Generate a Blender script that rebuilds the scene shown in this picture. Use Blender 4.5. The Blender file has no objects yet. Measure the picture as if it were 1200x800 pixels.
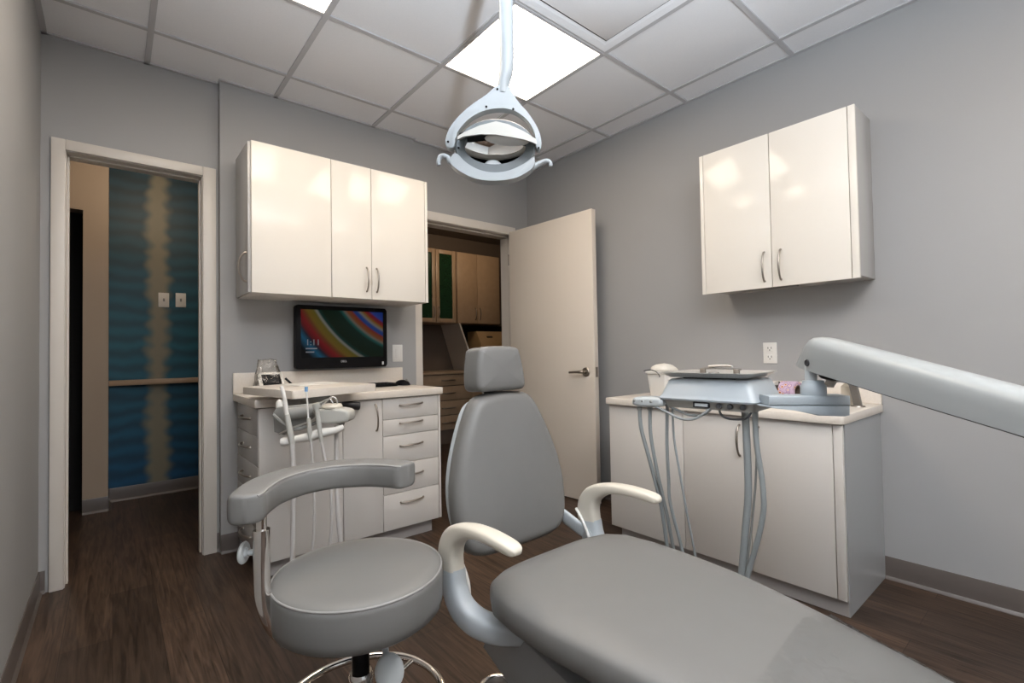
import bpy, bmesh, math, random
from mathutils import Matrix, Vector, noise
random.seed(7)
C = bpy.context.scene.collection
PI = math.pi

# ------------------------------------------------------------------ materials
def mat(name, col, rough=.5, metal=0., spec=.5, coat=0., noise_amt=0., noise_scale=40., bump=0., bump_scale=200., emit=None, estr=0., trans=0., alpha=1.):
    m = bpy.data.materials.new(name); m.use_nodes = True
    nt = m.node_tree; b = nt.nodes['Principled BSDF']
    b.inputs['Base Color'].default_value = (*col, 1); b.inputs['Roughness'].default_value = rough
    b.inputs['Metallic'].default_value = metal; b.inputs['Specular IOR Level'].default_value = spec
    b.inputs['Coat Weight'].default_value = coat; b.inputs['Coat Roughness'].default_value = .05
    b.inputs['Transmission Weight'].default_value = trans; b.inputs['Alpha'].default_value = alpha
    if emit: b.inputs['Emission Color'].default_value = (*emit, 1); b.inputs['Emission Strength'].default_value = estr
    if noise_amt or bump: tc = nt.nodes.new('ShaderNodeTexCoord')
    if noise_amt:
        n = nt.nodes.new('ShaderNodeTexNoise'); n.inputs['Scale'].default_value = noise_scale
        nt.links.new(tc.outputs['Object'], n.inputs['Vector'])
        mx = nt.nodes.new('ShaderNodeMix'); mx.data_type = 'RGBA'
        mx.inputs[6].default_value = (*[c*(1-noise_amt) for c in col], 1)
        mx.inputs[7].default_value = (*[min(1, c*(1+noise_amt)) for c in col], 1)
        nt.links.new(n.outputs['Fac'], mx.inputs[0]); nt.links.new(mx.outputs[2], b.inputs['Base Color'])
    if bump:
        n2 = nt.nodes.new('ShaderNodeTexNoise'); n2.inputs['Scale'].default_value = bump_scale
        nt.links.new(tc.outputs['Object'], n2.inputs['Vector'])
        bp = nt.nodes.new('ShaderNodeBump'); bp.inputs['Strength'].default_value = bump; bp.inputs['Distance'].default_value = .002
        nt.links.new(n2.outputs['Fac'], bp.inputs['Height']); nt.links.new(bp.outputs['Normal'], b.inputs['Normal'])
    return m

M = {}
M['wall'] = mat('wall_paint', (.375, .37, .364), .55, spec=.35, noise_amt=.02, noise_scale=3, bump=.08, bump_scale=260)
M['wall_beige'] = mat('beige_paint', (.42, .33, .25), .6, noise_amt=.02, noise_scale=3)
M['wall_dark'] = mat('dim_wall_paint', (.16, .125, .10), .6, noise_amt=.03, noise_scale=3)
M['trim'] = mat('white_trim_paint', (.68, .63, .57), .35, noise_amt=.02, noise_scale=8)
M['door'] = mat('door_paint', (.76, .68, .59), .45, noise_amt=.025, noise_scale=2)
M['base'] = mat('vinyl_baseboard', (.115, .095, .085), .38, noise_amt=.04, noise_scale=10)
M['gloss'] = mat('gloss_cabinet', (.88, .83, .755), .13, spec=.28, coat=0, noise_amt=.01, noise_scale=2)
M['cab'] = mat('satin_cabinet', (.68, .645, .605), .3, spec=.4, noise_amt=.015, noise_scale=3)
M['cabside_shade'] = mat('shaded_cabinet_side', (.52, .50, .48), .22, spec=.5, noise_amt=.015, noise_scale=3)  # cabinet colour with the shade of its side faces painted in
M['carcass'] = mat('cabinet_carcass', (.30, .27, .24), .5, noise_amt=.02, noise_scale=5)
M['counter'] = mat('laminate_counter', (.78, .71, .63), .35, noise_amt=.07, noise_scale=120)
M['handle'] = mat('brushed_nickel', (.34, .30, .26), .36, metal=1., noise_amt=.08, noise_scale=200)
M['chrome'] = mat('chrome', (.80, .77, .74), .07, metal=1., noise_amt=.02, noise_scale=10)
M['steel'] = mat('tray_steel', (.66, .645, .62), .33, metal=.75, noise_amt=.05, noise_scale=60)
M['vinyl'] = mat('grey_vinyl', (.170, .165, .157), .40, spec=.42, noise_amt=.03, noise_scale=25, bump=.10, bump_scale=900)
M['seam'] = mat('seam_vinyl', (.265, .257, .245), .4, noise_amt=.03, noise_scale=60)
M['plastic'] = mat('pale_grey_plastic', (.50, .53, .54), .32, spec=.5, noise_amt=.015, noise_scale=12)
M['plastic_b'] = mat('blue_grey_plastic', (.50, .535, .555), .35, spec=.5, noise_amt=.02, noise_scale=12)
M['plastic_d'] = mat('grey_plastic', (.29, .29, .275), .45, noise_amt=.04, noise_scale=14)
M['cream'] = mat('cream_plastic', (.66, .61, .52), .38, noise_amt=.02, noise_scale=12)
M['white'] = mat('white_plastic', (.80, .78, .74), .35, noise_amt=.015, noise_scale=12)
M['hose'] = mat('grey_hose', (.30, .32, .32), .45, noise_amt=.03, noise_scale=40)
M['hose_l'] = mat('pale_hose', (.60, .57, .54), .45, noise_amt=.03, noise_scale=40)
M['black'] = mat('black_plastic', (.006, .006, .007), .45, spec=.12, noise_amt=.1, noise_scale=20)
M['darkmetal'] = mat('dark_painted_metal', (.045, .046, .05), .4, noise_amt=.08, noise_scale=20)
M['lift'] = mat('dark_grey_cover', (.27, .27, .27), .4, noise_amt=.05, noise_scale=10)
M['tile'] = mat('ceiling_tile', (.84, .825, .83), .85, spec=.2, noise_amt=.035, noise_scale=160, bump=.15, bump_scale=220)
M['grid'] = mat('ceiling_grid_paint', (.52, .505, .51), .5, noise_amt=.02, noise_scale=20)
M['lens'] = mat('lit_diffuser', (.9, .9, .88), .5, noise_amt=.01, emit=(1, .86, .70), estr=11.)
M['tan'] = mat('wood_laminate', (.42, .30, .20), .4, noise_amt=.10, noise_scale=18)
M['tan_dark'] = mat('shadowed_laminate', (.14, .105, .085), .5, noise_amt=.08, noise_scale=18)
M['greenglass'] = mat('green_glass', (.012, .04, .016), .12, spec=.6, coat=.3, noise_amt=.15, noise_scale=9)
M['box'] = mat('cardboard', (.45, .30, .15), .65, noise_amt=.08, noise_scale=30)
M['mirror'] = mat('mirror_glass', (.86, .84, .80), .015, metal=1., noise_amt=.005, noise_scale=3)
M['blue'] = mat('blue_tip', (.22, .42, .68), .4, noise_amt=.03)
M['paper'] = mat('white_paper', (.86, .83, .78), .6, noise_amt=.02, noise_scale=20)
M['cloth'] = mat('white_towel', (.74, .70, .63), .9, noise_amt=.05, noise_scale=80, bump=.4, bump_scale=300)
M['socket'] = mat('dark_slot', (.03, .026, .022), .5, noise_amt=.05)
M['toe'] = mat('grey_kick', (.40, .375, .36), .35, noise_amt=.03, noise_scale=8)
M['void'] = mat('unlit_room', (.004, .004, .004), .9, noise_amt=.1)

def clear(name, tint, gloss):
    m = bpy.data.materials.new(name); m.use_nodes = True; nt = m.node_tree; nt.nodes.clear()
    o = nt.nodes.new('ShaderNodeOutputMaterial'); t = nt.nodes.new('ShaderNodeBsdfTransparent'); g = nt.nodes.new('ShaderNodeBsdfGlossy')
    t.inputs['Color'].default_value = (*tint, 1); g.inputs['Roughness'].default_value = .12
    tc = nt.nodes.new('ShaderNodeTexCoord'); n = nt.nodes.new('ShaderNodeTexNoise'); n.inputs['Scale'].default_value = 18
    bp = nt.nodes.new('ShaderNodeBump'); bp.inputs['Strength'].default_value = .35; bp.inputs['Distance'].default_value = .02
    nt.links.new(tc.outputs['Object'], n.inputs['Vector']); nt.links.new(n.outputs['Fac'], bp.inputs['Height']); nt.links.new(bp.outputs['Normal'], g.inputs['Normal'])
    lw = nt.nodes.new('ShaderNodeLayerWeight'); lw.inputs['Blend'].default_value = gloss
    mx = nt.nodes.new('ShaderNodeMixShader')
    nt.links.new(lw.outputs['Fresnel'], mx.inputs[0]); nt.links.new(t.outputs[0], mx.inputs[1]); nt.links.new(g.outputs[0], mx.inputs[2]); nt.links.new(mx.outputs[0], o.inputs[0])
    return m
M['clear'] = clear('clear_plastic_film', (.965, .967, .97), .22)
M['bag'] = clear('clear_plastic_bag', (.95, .94, .92), .22)
_nt = M['bag'].node_tree; _o = [n for n in _nt.nodes if n.type == 'OUTPUT_MATERIAL'][0]; _src = _o.inputs[0].links[0].from_socket
_d = _nt.nodes.new('ShaderNodeBsdfDiffuse'); _d.inputs[0].default_value = (.9, .86, .82, 1); _v = _nt.nodes.new('ShaderNodeTexNoise'); _v.inputs['Scale'].default_value = 30; _v.inputs['Detail'].default_value = 4
_c = _nt.nodes.new('ShaderNodeTexCoord'); _nt.links.new(_c.outputs['Object'], _v.inputs['Vector']); _r = _nt.nodes.new('ShaderNodeMapRange'); _r.inputs[1].default_value = .48; _r.inputs[2].default_value = .62; _r.inputs[3].default_value = .02; _r.inputs[4].default_value = .30
_nt.links.new(_v.outputs['Fac'], _r.inputs[0]); _x = _nt.nodes.new('ShaderNodeMixShader'); _nt.links.new(_r.outputs[0], _x.inputs[0]); _nt.links.new(_src, _x.inputs[1]); _nt.links.new(_d.outputs[0], _x.inputs[2]); _nt.links.new(_x.outputs[0], _o.inputs[0])
M['glass'] = clear('clear_glass', (.95, .96, .95), .15)

def floor_mat():
    m = bpy.data.materials.new('wood_plank_vinyl'); m.use_nodes = True; nt = m.node_tree; b = nt.nodes['Principled BSDF']
    N = nt.nodes.new; L = nt.links.new
    tc = N('ShaderNodeTexCoord'); mp = N('ShaderNodeMapping'); mp.inputs['Rotation'].default_value = (0, 0, PI/2)
    L(tc.outputs['Object'], mp.inputs['Vector'])
    br = N('ShaderNodeTexBrick'); br.offset = .37; br.inputs['Scale'].default_value = 1; br.inputs['Brick Width'].default_value = 1.22
    br.inputs['Row Height'].default_value = .15; br.inputs['Mortar Size'].default_value = .0012; br.inputs['Bias'].default_value = 0
    br.inputs['Color1'].default_value = (.044, .028, .0195, 1); br.inputs['Color2'].default_value = (.080, .050, .034, 1); br.inputs['Mortar'].default_value = (.02, .013, .01, 1)
    L(mp.outputs[0], br.inputs['Vector'])
    m2 = N('ShaderNodeMapping'); m2.inputs['Scale'].default_value = (26, 1.6, 1); L(tc.outputs['Object'], m2.inputs['Vector'])
    n = N('ShaderNodeTexNoise'); n.inputs['Scale'].default_value = 2.2; n.inputs['Detail'].default_value = 8; n.inputs['Distortion'].default_value = 1.1
    L(m2.outputs[0], n.inputs['Vector'])
    rp = N('ShaderNodeValToRGB'); rp.color_ramp.elements[0].position = .32; rp.color_ramp.elements[0].color = (.38, .34, .32, 1)
    rp.color_ramp.elements[1].position = .72; rp.color_ramp.elements[1].color = (1.55, 1.5, 1.45, 1); L(n.outputs['Fac'], rp.inputs[0])
    n3 = N('ShaderNodeTexNoise'); n3.inputs['Scale'].default_value = 3.5; L(tc.outputs['Object'], n3.inputs['Vector'])
    mr = N('ShaderNodeMapRange'); mr.inputs[3].default_value = .65; mr.inputs[4].default_value = 1.35; L(n3.outputs['Fac'], mr.inputs[0])
    mx = N('ShaderNodeMix'); mx.data_type = 'RGBA'; mx.blend_type = 'MULTIPLY'; mx.inputs[0].default_value = 1
    L(br.outputs['Color'], mx.inputs[6]); L(rp.outputs[0], mx.inputs[7])
    mx2 = N('ShaderNodeMix'); mx2.data_type = 'RGBA'; mx2.blend_type = 'MULTIPLY'; mx2.inputs[0].default_value = 1
    L(mx.outputs[2], mx2.inputs[6]); L(mr.outputs[0], mx2.inputs[7]); L(mx2.outputs[2], b.inputs['Base Color'])
    b.inputs['Roughness'].default_value = .42; b.inputs['Specular IOR Level'].default_value = .35
    bp = N('ShaderNodeBump'); bp.inputs['Strength'].default_value = .25; bp.inputs['Distance'].default_value = .003
    L(n.outputs['Fac'], bp.inputs['Height']); L(bp.outputs[0], b.inputs['Normal'])
    return m
M['floor'] = floor_mat()

def wallpaper_mat(x_c, z_lo, z_hi):
    # tie-dyed bands of teal with an undyed ribbon running up at x = x_c
    m = bpy.data.materials.new('tie_dye_wallpaper'); m.use_nodes = True; nt = m.node_tree; b = nt.nodes['Principled BSDF']
    N = nt.nodes.new; L = nt.links.new
    def math_(op, a, c=None):
        q = N('ShaderNodeMath'); q.operation = op
        for i, v in enumerate((a, c)):
            if v is None: continue
            if isinstance(v, (int, float)): q.inputs[i].default_value = v
            else: L(v, q.inputs[i])
        return q.outputs[0]
    tc = N('ShaderNodeTexCoord'); sp = N('ShaderNodeSeparateXYZ'); L(tc.outputs['Object'], sp.inputs[0])
    n = N('ShaderNodeTexNoise'); n.inputs['Scale'].default_value = 5; L(tc.outputs['Object'], n.inputs['Vector'])
    wob = math_('MULTIPLY', math_('SUBTRACT', n.outputs['Fac'], .5), .10)
    z = math_('ADD', sp.outputs['Z'], wob)
    wave = math_('SINE', math_('MULTIPLY', z, 2*PI/.115))          # bands
    d = math_('ABSOLUTE', math_('SUBTRACT', sp.outputs['X'], x_c))
    per = math_('PINGPONG', d, .335)                                  # ribbon repeats
    edge = math_('ADD', math_('ADD', per, math_('MULTIPLY', wave, .010)), wob)
    rib = N('ShaderNodeMapRange'); rib.interpolation_type = 'SMOOTHSTEP'; rib.inputs[1].default_value = .100; rib.inputs[2].default_value = .018
    rib.inputs[3].default_value = 0; rib.inputs[4].default_value = 1; L(edge, rib.inputs[0])
    gr = N('ShaderNodeMapRange'); gr.inputs[1].default_value = z_lo; gr.inputs[2].default_value = z_hi; L(sp.outputs['Z'], gr.inputs[0])
    cr = N('ShaderNodeValToRGB'); cr.color_ramp.elements[0].color = (.008, .062, .135, 1); cr.color_ramp.elements[1].color = (.005, .040, .066, 1)
    e = cr.color_ramp.elements.new(.5); e.color = (.010, .085, .125, 1); L(gr.outputs[0], cr.inputs[0])
    wm = N('ShaderNodeMapRange'); wm.inputs[1].default_value = -1; wm.inputs[2].default_value = 1; wm.inputs[3].default_value = .80; wm.inputs[4].default_value = 1.4; L(wave, wm.inputs[0])
    mu = N('ShaderNodeMix'); mu.data_type = 'RGBA'; mu.blend_type = 'MULTIPLY'; mu.inputs[0].default_value = 1
    L(cr.outputs[0], mu.inputs[6]); L(wm.outputs[0], mu.inputs[7])
    mx = N('ShaderNodeMix'); mx.data_type = 'RGBA'; mx.inputs[7].default_value = (.25, .23, .165, 1)
    L(rib.outputs[0], mx.inputs[0]); L(mu.outputs[2], mx.inputs[6]); L(mx.outputs[2], b.inputs['Base Color'])
    b.inputs['Roughness'].default_value = .5
    return m

def screen_mat(cx, cz, w):
    m = bpy.data.materials.new('lit_screen'); m.use_nodes = True; nt = m.node_tree; b = nt.nodes['Principled BSDF']
    N = nt.nodes.new; L = nt.links.new
    tc = N('ShaderNodeTexCoord'); mp = N('ShaderNodeMapping'); mp.inputs['Location'].default_value = (-cx, 0, -cz); mp.inputs['Scale'].default_value = (1, 0, 1)
    L(tc.outputs['Object'], mp.inputs[0])
    ln = N('ShaderNodeVectorMath'); ln.operation = 'LENGTH'; L(mp.outputs[0], ln.inputs[0])
    dv = N('ShaderNodeMath'); dv.operation = 'DIVIDE'; dv.inputs[1].default_value = w; L(ln.outputs['Value'], dv.inputs[0])
    rp = N('ShaderNodeValToRGB'); r = rp.color_ramp; r.interpolation = 'LINEAR'
    stops = [(0, (.01, .03, .2)), (.97, (.02, .06, .35)), (1.02, (.04, .08, .40)), (1.045, (.25, .02, .03)), (1.075, (.32, .03, .03)), (1.095, (.32, .16, .02)), (1.125, (.30, .28, .25)), (1.15, (.03, .08, .35)), (1.18, (.03, .08, .30)),
             (1.20, (.30, .05, .03)), (1.245, (.30, .10, .03)), (1.27, (.25, .22, .18)), (1.295, (.02, .14, .12)), (1.33, (.008, .03, .02)), (1.49, (.008, .022, .008)), (1.525, (.01, .06, .05)),
             (1.55, (.35, .34, .30)), (1.575, (.20, .16, .02)), (1.64, (.26, .16, .02)), (1.675, (.22, .06, .02)), (1.72, (.32, .015, .02)), (1.765, (.20, .012, .015)), (1.80, (.02, .03, .05)), (1.85, (.02, .16, .30)), (1.885, (.015, .08, .14)), (1.93, (.003, .004, .005))]
    stops = stops[:32]
    while len(r.elements) > 1: r.elements.remove(r.elements[0])
    r.elements[0].position = 0; r.elements[0].color = (*stops[0][1], 1)
    for p, c in stops[1:]:
        e = r.elements.new(min(1, p/2.)); e.color = (*c, 1)
    d2 = N('ShaderNodeMath'); d2.operation = 'DIVIDE'; d2.inputs[1].default_value = 2.; L(dv.outputs[0], d2.inputs[0]); L(d2.outputs[0], rp.inputs[0])
    b.inputs['Base Color'].default_value = (.003, .003, .003, 1); b.inputs['Roughness'].default_value = .35; b.inputs['Specular IOR Level'].default_value = .08
    L(rp.outputs[0], b.inputs['Emission Color']); b.inputs['Emission Strength'].default_value = .26
    return m

def sticker_mat():
    m = bpy.data.materials.new('printed_stickers'); m.use_nodes = True; nt = m.node_tree; b = nt.nodes['Principled BSDF']
    N = nt.nodes.new; L = nt.links.new
    tc = N('ShaderNodeTexCoord'); v = N('ShaderNodeTexVoronoi'); v.inputs['Scale'].default_value = 42; L(tc.outputs['Object'], v.inputs['Vector'])
    rp = N('ShaderNodeValToRGB'); r = rp.color_ramp; r.interpolation = 'CONSTANT'
    r.elements[0].color = (.30, .06, .05, 1); r.elements[1].position = .17; r.elements[1].color = (.72, .40, .20, 1)
    for p, c in ((.28, (.62, .52, .62)), (.40, (.36, .20, .36)), (.52, (.56, .42, .56))):
        e = r.elements.new(p); e.color = (*c, 1)
    L(v.outputs['Distance'], rp.inputs[0]); L(rp.outputs[0], b.inputs['Base Color']); b.inputs['Roughness'].default_value = .4
    return m
M['sticker'] = sticker_mat()

M['armp'] = mat('arm_plastic', (.34, .355, .355), .30, spec=.5, noise_amt=.015, noise_scale=12)
M['head'] = mat('head_plastic', (.40, .44, .47), .32, spec=.5, noise_amt=.015, noise_scale=12)
M['pale_unit'] = mat('warm_grey_plastic', (.47, .46, .42), .4, noise_amt=.02)
M['endp_shade'] = mat('shaded_end_panel', (.40, .405, .41), .2, spec=.5, noise_amt=.015, noise_scale=3)  # same white cabinet, shade of the end face put into the colour
M['lampp'] = mat('lamp_plastic', (.37, .40, .42), .32, spec=.5, noise_amt=.015, noise_scale=12)
M['under'] = mat('underside_plastic', (.37, .36, .33), .45, noise_amt=.03)
M['rim'] = mat('slate_grey_plastic', (.14, .16, .17), .4, noise_amt=.03, noise_scale=14)
M['bracket'] = mat('slate_blue_plastic', (.37, .41, .44), .38, noise_amt=.02, noise_scale=14)
M['hood'] = mat('pale_hood', (.52, .51, .47), .3, noise_amt=.03, noise_scale=14)
M['dsteel'] = mat('dark_brushed_steel', (.27, .255, .24), .38, metal=1., noise_amt=.08, noise_scale=200)

# ------------------------------------------------------------------ mesh helpers (all in world coordinates)
WM = {}
class B:
    def __init__(s): s.bm = bmesh.new()
    def _bev(s, vs, r, seg):
        if r > 0:
            es = list({e for v in vs for e in v.link_edges})
            bmesh.ops.bevel(s.bm, geom=es, offset=r, segments=seg, profile=.5, affect='EDGES', clamp_overlap=True)
    def box(s, x0, x1, y0, y1, z0, z1, r=0, seg=2):
        return s.obox(((x0+x1)/2, (y0+y1)/2, (z0+z1)/2), (abs(x1-x0), abs(y1-y0), abs(z1-z0)), None, r, seg)
    def obox(s, c, size, rot=None, r=0, seg=2):
        T = Matrix.Translation(c) @ (rot.to_4x4() if rot else Matrix.Identity(4)) @ Matrix.Diagonal((*size, 1))
        g = bmesh.ops.create_cube(s.bm, size=1, matrix=T); s._bev(g['verts'], r, seg); return s
    def ring(s, pts): return [s.bm.verts.new(p) for p in pts]
    def bridge(s, a, b):
        n = len(a)
        for i in range(n):
            try: s.bm.faces.new((a[i], a[(i+1) % n], b[(i+1) % n], b[i]))
            except ValueError: pass
    def cap(s, a, flip=False):
        try: s.bm.faces.new(list(reversed(a)) if flip else a)
        except ValueError: pass
    def loft(s, rings, cap=True):
        R = [s.ring(r) for r in rings]
        for a, b in zip(R, R[1:]): s.bridge(a, b)
        if cap: s.cap(R[0], True); s.cap(R[-1])
        return s
    def tube(s, pts, r, seg=10, sub=6, smooth=True, sx=1., sy=1., up=None, cap=True):
        P = [Vector(p) for p in pts]; rr = r if isinstance(r, (list, tuple)) else [r]*len(P)
        if smooth and len(P) > 2:
            Q, q = [], []
            for i in range(len(P)-1):
                a, b, c, d = P[max(i-1, 0)], P[i], P[i+1], P[min(i+2, len(P)-1)]
                for k in range(sub):
                    t = k/sub
                    Q.append(.5*((2*b)+(c-a)*t+(2*a-5*b+4*c-d)*t*t+(3*b-a-3*c+d)*t**3)); q.append(rr[i]*(1-t)+rr[i+1]*t)
            Q.append(P[-1]); q.append(rr[-1]); P, rr = Q, q
        n = None; rings = []
        for i, p in enumerate(P):
            t = (P[min(i+1, len(P)-1)]-P[max(i-1, 0)]).normalized()
            if n is None:
                n = Vector(up) if up else (Vector((0, 0, 1)) if abs(t.z) < .9 else Vector((1, 0, 0)))
            n = (n-t*n.dot(t)).normalized(); b = t.cross(n)
            rings.append([p+n*math.cos(2*PI*k/seg)*rr[i]*sy+b*math.sin(2*PI*k/seg)*rr[i]*sx for k in range(seg)])
        return s.loft(rings, cap)
    def cyl(s, p0, p1, r0, r1=None, seg=24): return s.tube([p0, p1], [r0, r0 if r1 is None else r1], seg, smooth=False)
    def lathe(s, prof, c=(0, 0, 0), axis=(0, 0, 1), seg=48, close=True):
        q = Vector((0, 0, 1)).rotation_difference(Vector(axis)); c = Vector(c); rings = []
        for r, z in prof:
            rings.append([c+q @ Vector((max(r, 1e-4)*math.cos(2*PI*k/seg), max(r, 1e-4)*math.sin(2*PI*k/seg), z)) for k in range(seg)])
        return s.loft(rings, close)
    def prism(s, pts, d, fr, r=0, seg=2):
        # pts: 2-D outline, d: (near, far) along the frame's third axis; fr maps (u, v, w) to world
        a = s.ring([fr(u, v, d[0]) for u, v in pts]); b = s.ring([fr(u, v, d[1]) for u, v in pts])
        s.bridge(a, b); s.cap(a, True); s.cap(b)
        if r: 
            es = [e for e in {e for v in a+b for e in v.link_edges} if (e.verts[0] in a) == (e.verts[1] in a)]
            bmesh.ops.bevel(s.bm, geom=es, offset=r, segments=seg, profile=.5, affect='EDGES', clamp_overlap=True)
        return s
    def pillow(s, outline, T, r, fr, dome=.0, n=5, back_dome=0.):
        # rounded cushion on a smooth closed outline; w runs 0 (front) .. T (back)
        N = len(outline); c = Vector((sum(p[0] for p in outline)/N, sum(p[1] for p in outline)/N)); O = [Vector(p) for p in outline]
        nor = []
        area = sum(O[i].x*O[(i+1) % N].y-O[(i+1) % N].x*O[i].y for i in range(N))
        for i in range(N):
            t = O[(i+1) % N]-O[i-1]; v = Vector((t.y, -t.x)).normalized(); nor.append(-v if area > 0 else v)
        rings = []
        def lay(ins, w): rings.append([fr(*(O[i]+nor[i]*ins), w) for i in range(N)])
        def inner(f, w): rings.append([fr(*(c+(O[i]+nor[i]*r-c)*f), w) for i in range(N)])
        for f in (.02, .35, .7, .9): inner(f, -dome*(1-f*f))
        for k in range(n+1):
            a = PI/2*k/n; lay(r*(1-math.sin(a)), r*(1-math.cos(a)))
        for k in range(n+1):
            a = PI/2*k/n; lay(r*(1-math.cos(a)), T-r*(1-math.sin(a)))
        for f in (.9, .7, .35, .02): inner(f, T+back_dome*(1-f*f))
        return s.loft(rings)
    def ball(s, c, r, sc=(1, 1, 1), rot=None, u=20, v=12):
        T = Matrix.Translation(c) @ (rot.to_4x4() if rot else Matrix.Identity(4)) @ Matrix.Diagonal((*sc, 1))
        bmesh.ops.create_uvsphere(s.bm, u_segments=u, v_segments=v, radius=r, matrix=T); return s

def obj(name, b, m, parent=None, smooth=40, label=None):
    bm = b.bm; bmesh.ops.recalc_face_normals(bm, faces=bm.faces)
    me = bpy.data.meshes.new(name)
    mw = WM.get(parent.name, Matrix.Identity(4)) if parent else Matrix.Identity(4)
    bm.transform(mw.inverted()); bm.to_mesh(me); bm.free()
    me.materials.append(M[m] if isinstance(m, str) else m)
    if smooth:
        me.shade_smooth(); me.set_sharp_from_angle(angle=math.radians(smooth))
    o = bpy.data.objects.new(name, me); C.objects.link(o)
    if parent: o.parent = parent
    WM[o.name] = mw
    if label: o['label'] = label
    return o
def tag(o, label, cat, group=None):
    o['label'] = label; o['category'] = cat
    if group: o['group'] = group
    return o
def thing(name, label, cat, loc=(0, 0, 0), rz=0, group=None):
    o = bpy.data.objects.new(name, None); C.objects.link(o); o.location = loc; o.rotation_euler = (0, 0, rz); o.empty_display_size = .05
    WM[o.name] = Matrix.Translation(loc) @ Matrix.Rotation(rz, 4, 'Z')
    return tag(o, label, cat, group)
def struct(name, b, m, parent=None, smooth=0):
    o = obj(name, b, m, parent, smooth)
    if not parent: o['kind'] = 'structure'
    return o
def crom(pts, sub=6, closed=True):
    n = len(pts); out = []
    rng = n if closed else n-1
    for i in range(rng):
        g = (lambda k: Vector(pts[k % n])) if closed else (lambda k: Vector(pts[min(max(k, 0), n-1)]))
        a, b, c, d = g(i-1), g(i), g(i+1), g(i+2)
        for k in range(sub):
            t = k/sub; out.append(.5*((2*b)+(c-a)*t+(2*a-5*b+4*c-d)*t*t+(3*b-a-3*c+d)*t**3))
    if not closed: out.append(Vector(pts[-1]))
    return out
def arc_handle(p0, p1, out, r=.0048):
    p0, p1, o = Vector(p0), Vector(p1), Vector(out); d = p1-p0
    b = B(); b.tube([p0-o*.05, p0+d*.03+o*.35, p0+d*.22+o*.82, p0+d*.5+o, p0+d*.78+o*.82, p0+d*.97+o*.35, p1-o*.05], [r*1.25, r, r, r*1.1, r, r, r*1.25], 8, 5)
    return b

# ------------------------------------------------------------------ room constants
G = .6096; GX, GY, ZC = .1345, 2.7914, 2.628
XL, XR, YB, YBUMP, YF = -.265, 2.772, 3.128, 3.076, -1.35
YD2 = 3.10; WT = .13; YO = YB+WT
D1a, D1b, DZ = -.178, .380, 2.085          # opening of the left doorway
D2a, D2b = 1.722, 2.600                    # opening of the right doorway
SX1, SX2 = .4565, 1.6623                   # projecting middle stretch of the back wall
CT, ZL = .058, .012

struct('floor', B().box(-2.2, 5.2, YF-.1, 6.2, -.05, 0), 'floor')
# ceiling with tiles as shallow relief and T-bar grid
b = B(); b.box(XL-.1, XR+.1, YF-.1, YO, ZC+.002, ZC+.04)
ce = struct('ceiling', b, 'tile')
b = B()
for i in range(-1, 6):
    x = GX+G*i
    if XL < x < XR: b.box(x-.012, x+.012, YF, YB, ZC-.006, ZC+.003)
for j in range(-1, 8):
    y = GY-G*j
    if YF < y < YB: b.box(XL, XR, y-.012, y+.012, ZC-.0056, ZC+.0034)
b.box(XL, XL+.022, YF, YB, ZC-.006, ZC+.003); b.box(XR-.022, XR, YF, YB, ZC-.006, ZC+.003)
b.box(XL, SX1, YB-.02, YB, ZC-.006, ZC+.003); b.box(SX1-.005, SX2+.012, YBUMP-.02, YB, ZC-.006, ZC+.003); b.box(SX2, XR, YD2-.02, YB, ZC-.006, ZC+.003)
struct('ceiling_grid', b, 'grid', ce)
struct('wall_left', B().box(XL-.12, XL, YF-.1, YO, 0, ZC+.01), 'wall')
struct('wall_right', B().box(XR, XR+.12, YF-.1, YO, 0, ZC+.01), 'wall')
struct('wall_front', B().box(XL-.1, XR+.1, YF-.12, YF, 0, ZC+.01), 'wall')
b = B()
b.box(XL-.1, D1a, YB, YO, 0, ZC+.01); b.box(D1a, D1b, YB, YO, DZ, ZC+.01); b.box(D1b, SX1, YB, YO, 0, ZC+.01)
b.box(SX1, SX2, YBUMP, YO, 0, ZC+.01); b.box(SX2, D2a, YD2, YO, 0, ZC+.01); b.box(D2a, D2b, YD2, YO, 2.065, ZC+.01); b.box(D2b, XR+.1, YD2, YO, 0, ZC+.01)
struct('wall_back', b, 'wall')

def casing(name, xa, xb, yf, zt, w, ww=None):
    b = B(); d = .016; ww = ww or w
    b.box(xa-w, xa, yf-d, yf, 0, zt+w, .003); b.box(xb, xb+ww, yf-d, yf, 0, zt+w, .003); b.box(xa, xb, yf-d, yf, zt, zt+w, .003)
    t = struct(name, b, 'trim', smooth=30)
    b = B(); j = .003
    b.box(xa, xa+j, yf-.002, YO+.004, 0, zt); b.box(xb-j, xb, yf-.002, YO+.004, 0, zt); b.box(xa, xb, yf-.002, YO+.004, zt-j, zt)
    b.box(xa+j, xa+j+.008, yf+.05, yf+.088, 0, zt-j); b.box(xb-j-.008, xb-j, yf+.05, yf+.088, 0, zt-j); b.box(xa+j, xb-j, yf+.05, yf+.088, zt-j-.008, zt-j)
    obj('jamb', b, 'trim', t, 0)
    return t
casing('trim_1', D1a, D1b, YB, DZ, .051, .063)
t2 = casing('trim_2', D2a, D2b, YD2, 2.065, .066, .02)
obj('strike_plate', B().box(D2a+.0142, D2a+.0165, YD2+.03, YD2+.06, .93, 1.0), 'handle', t2)

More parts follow.
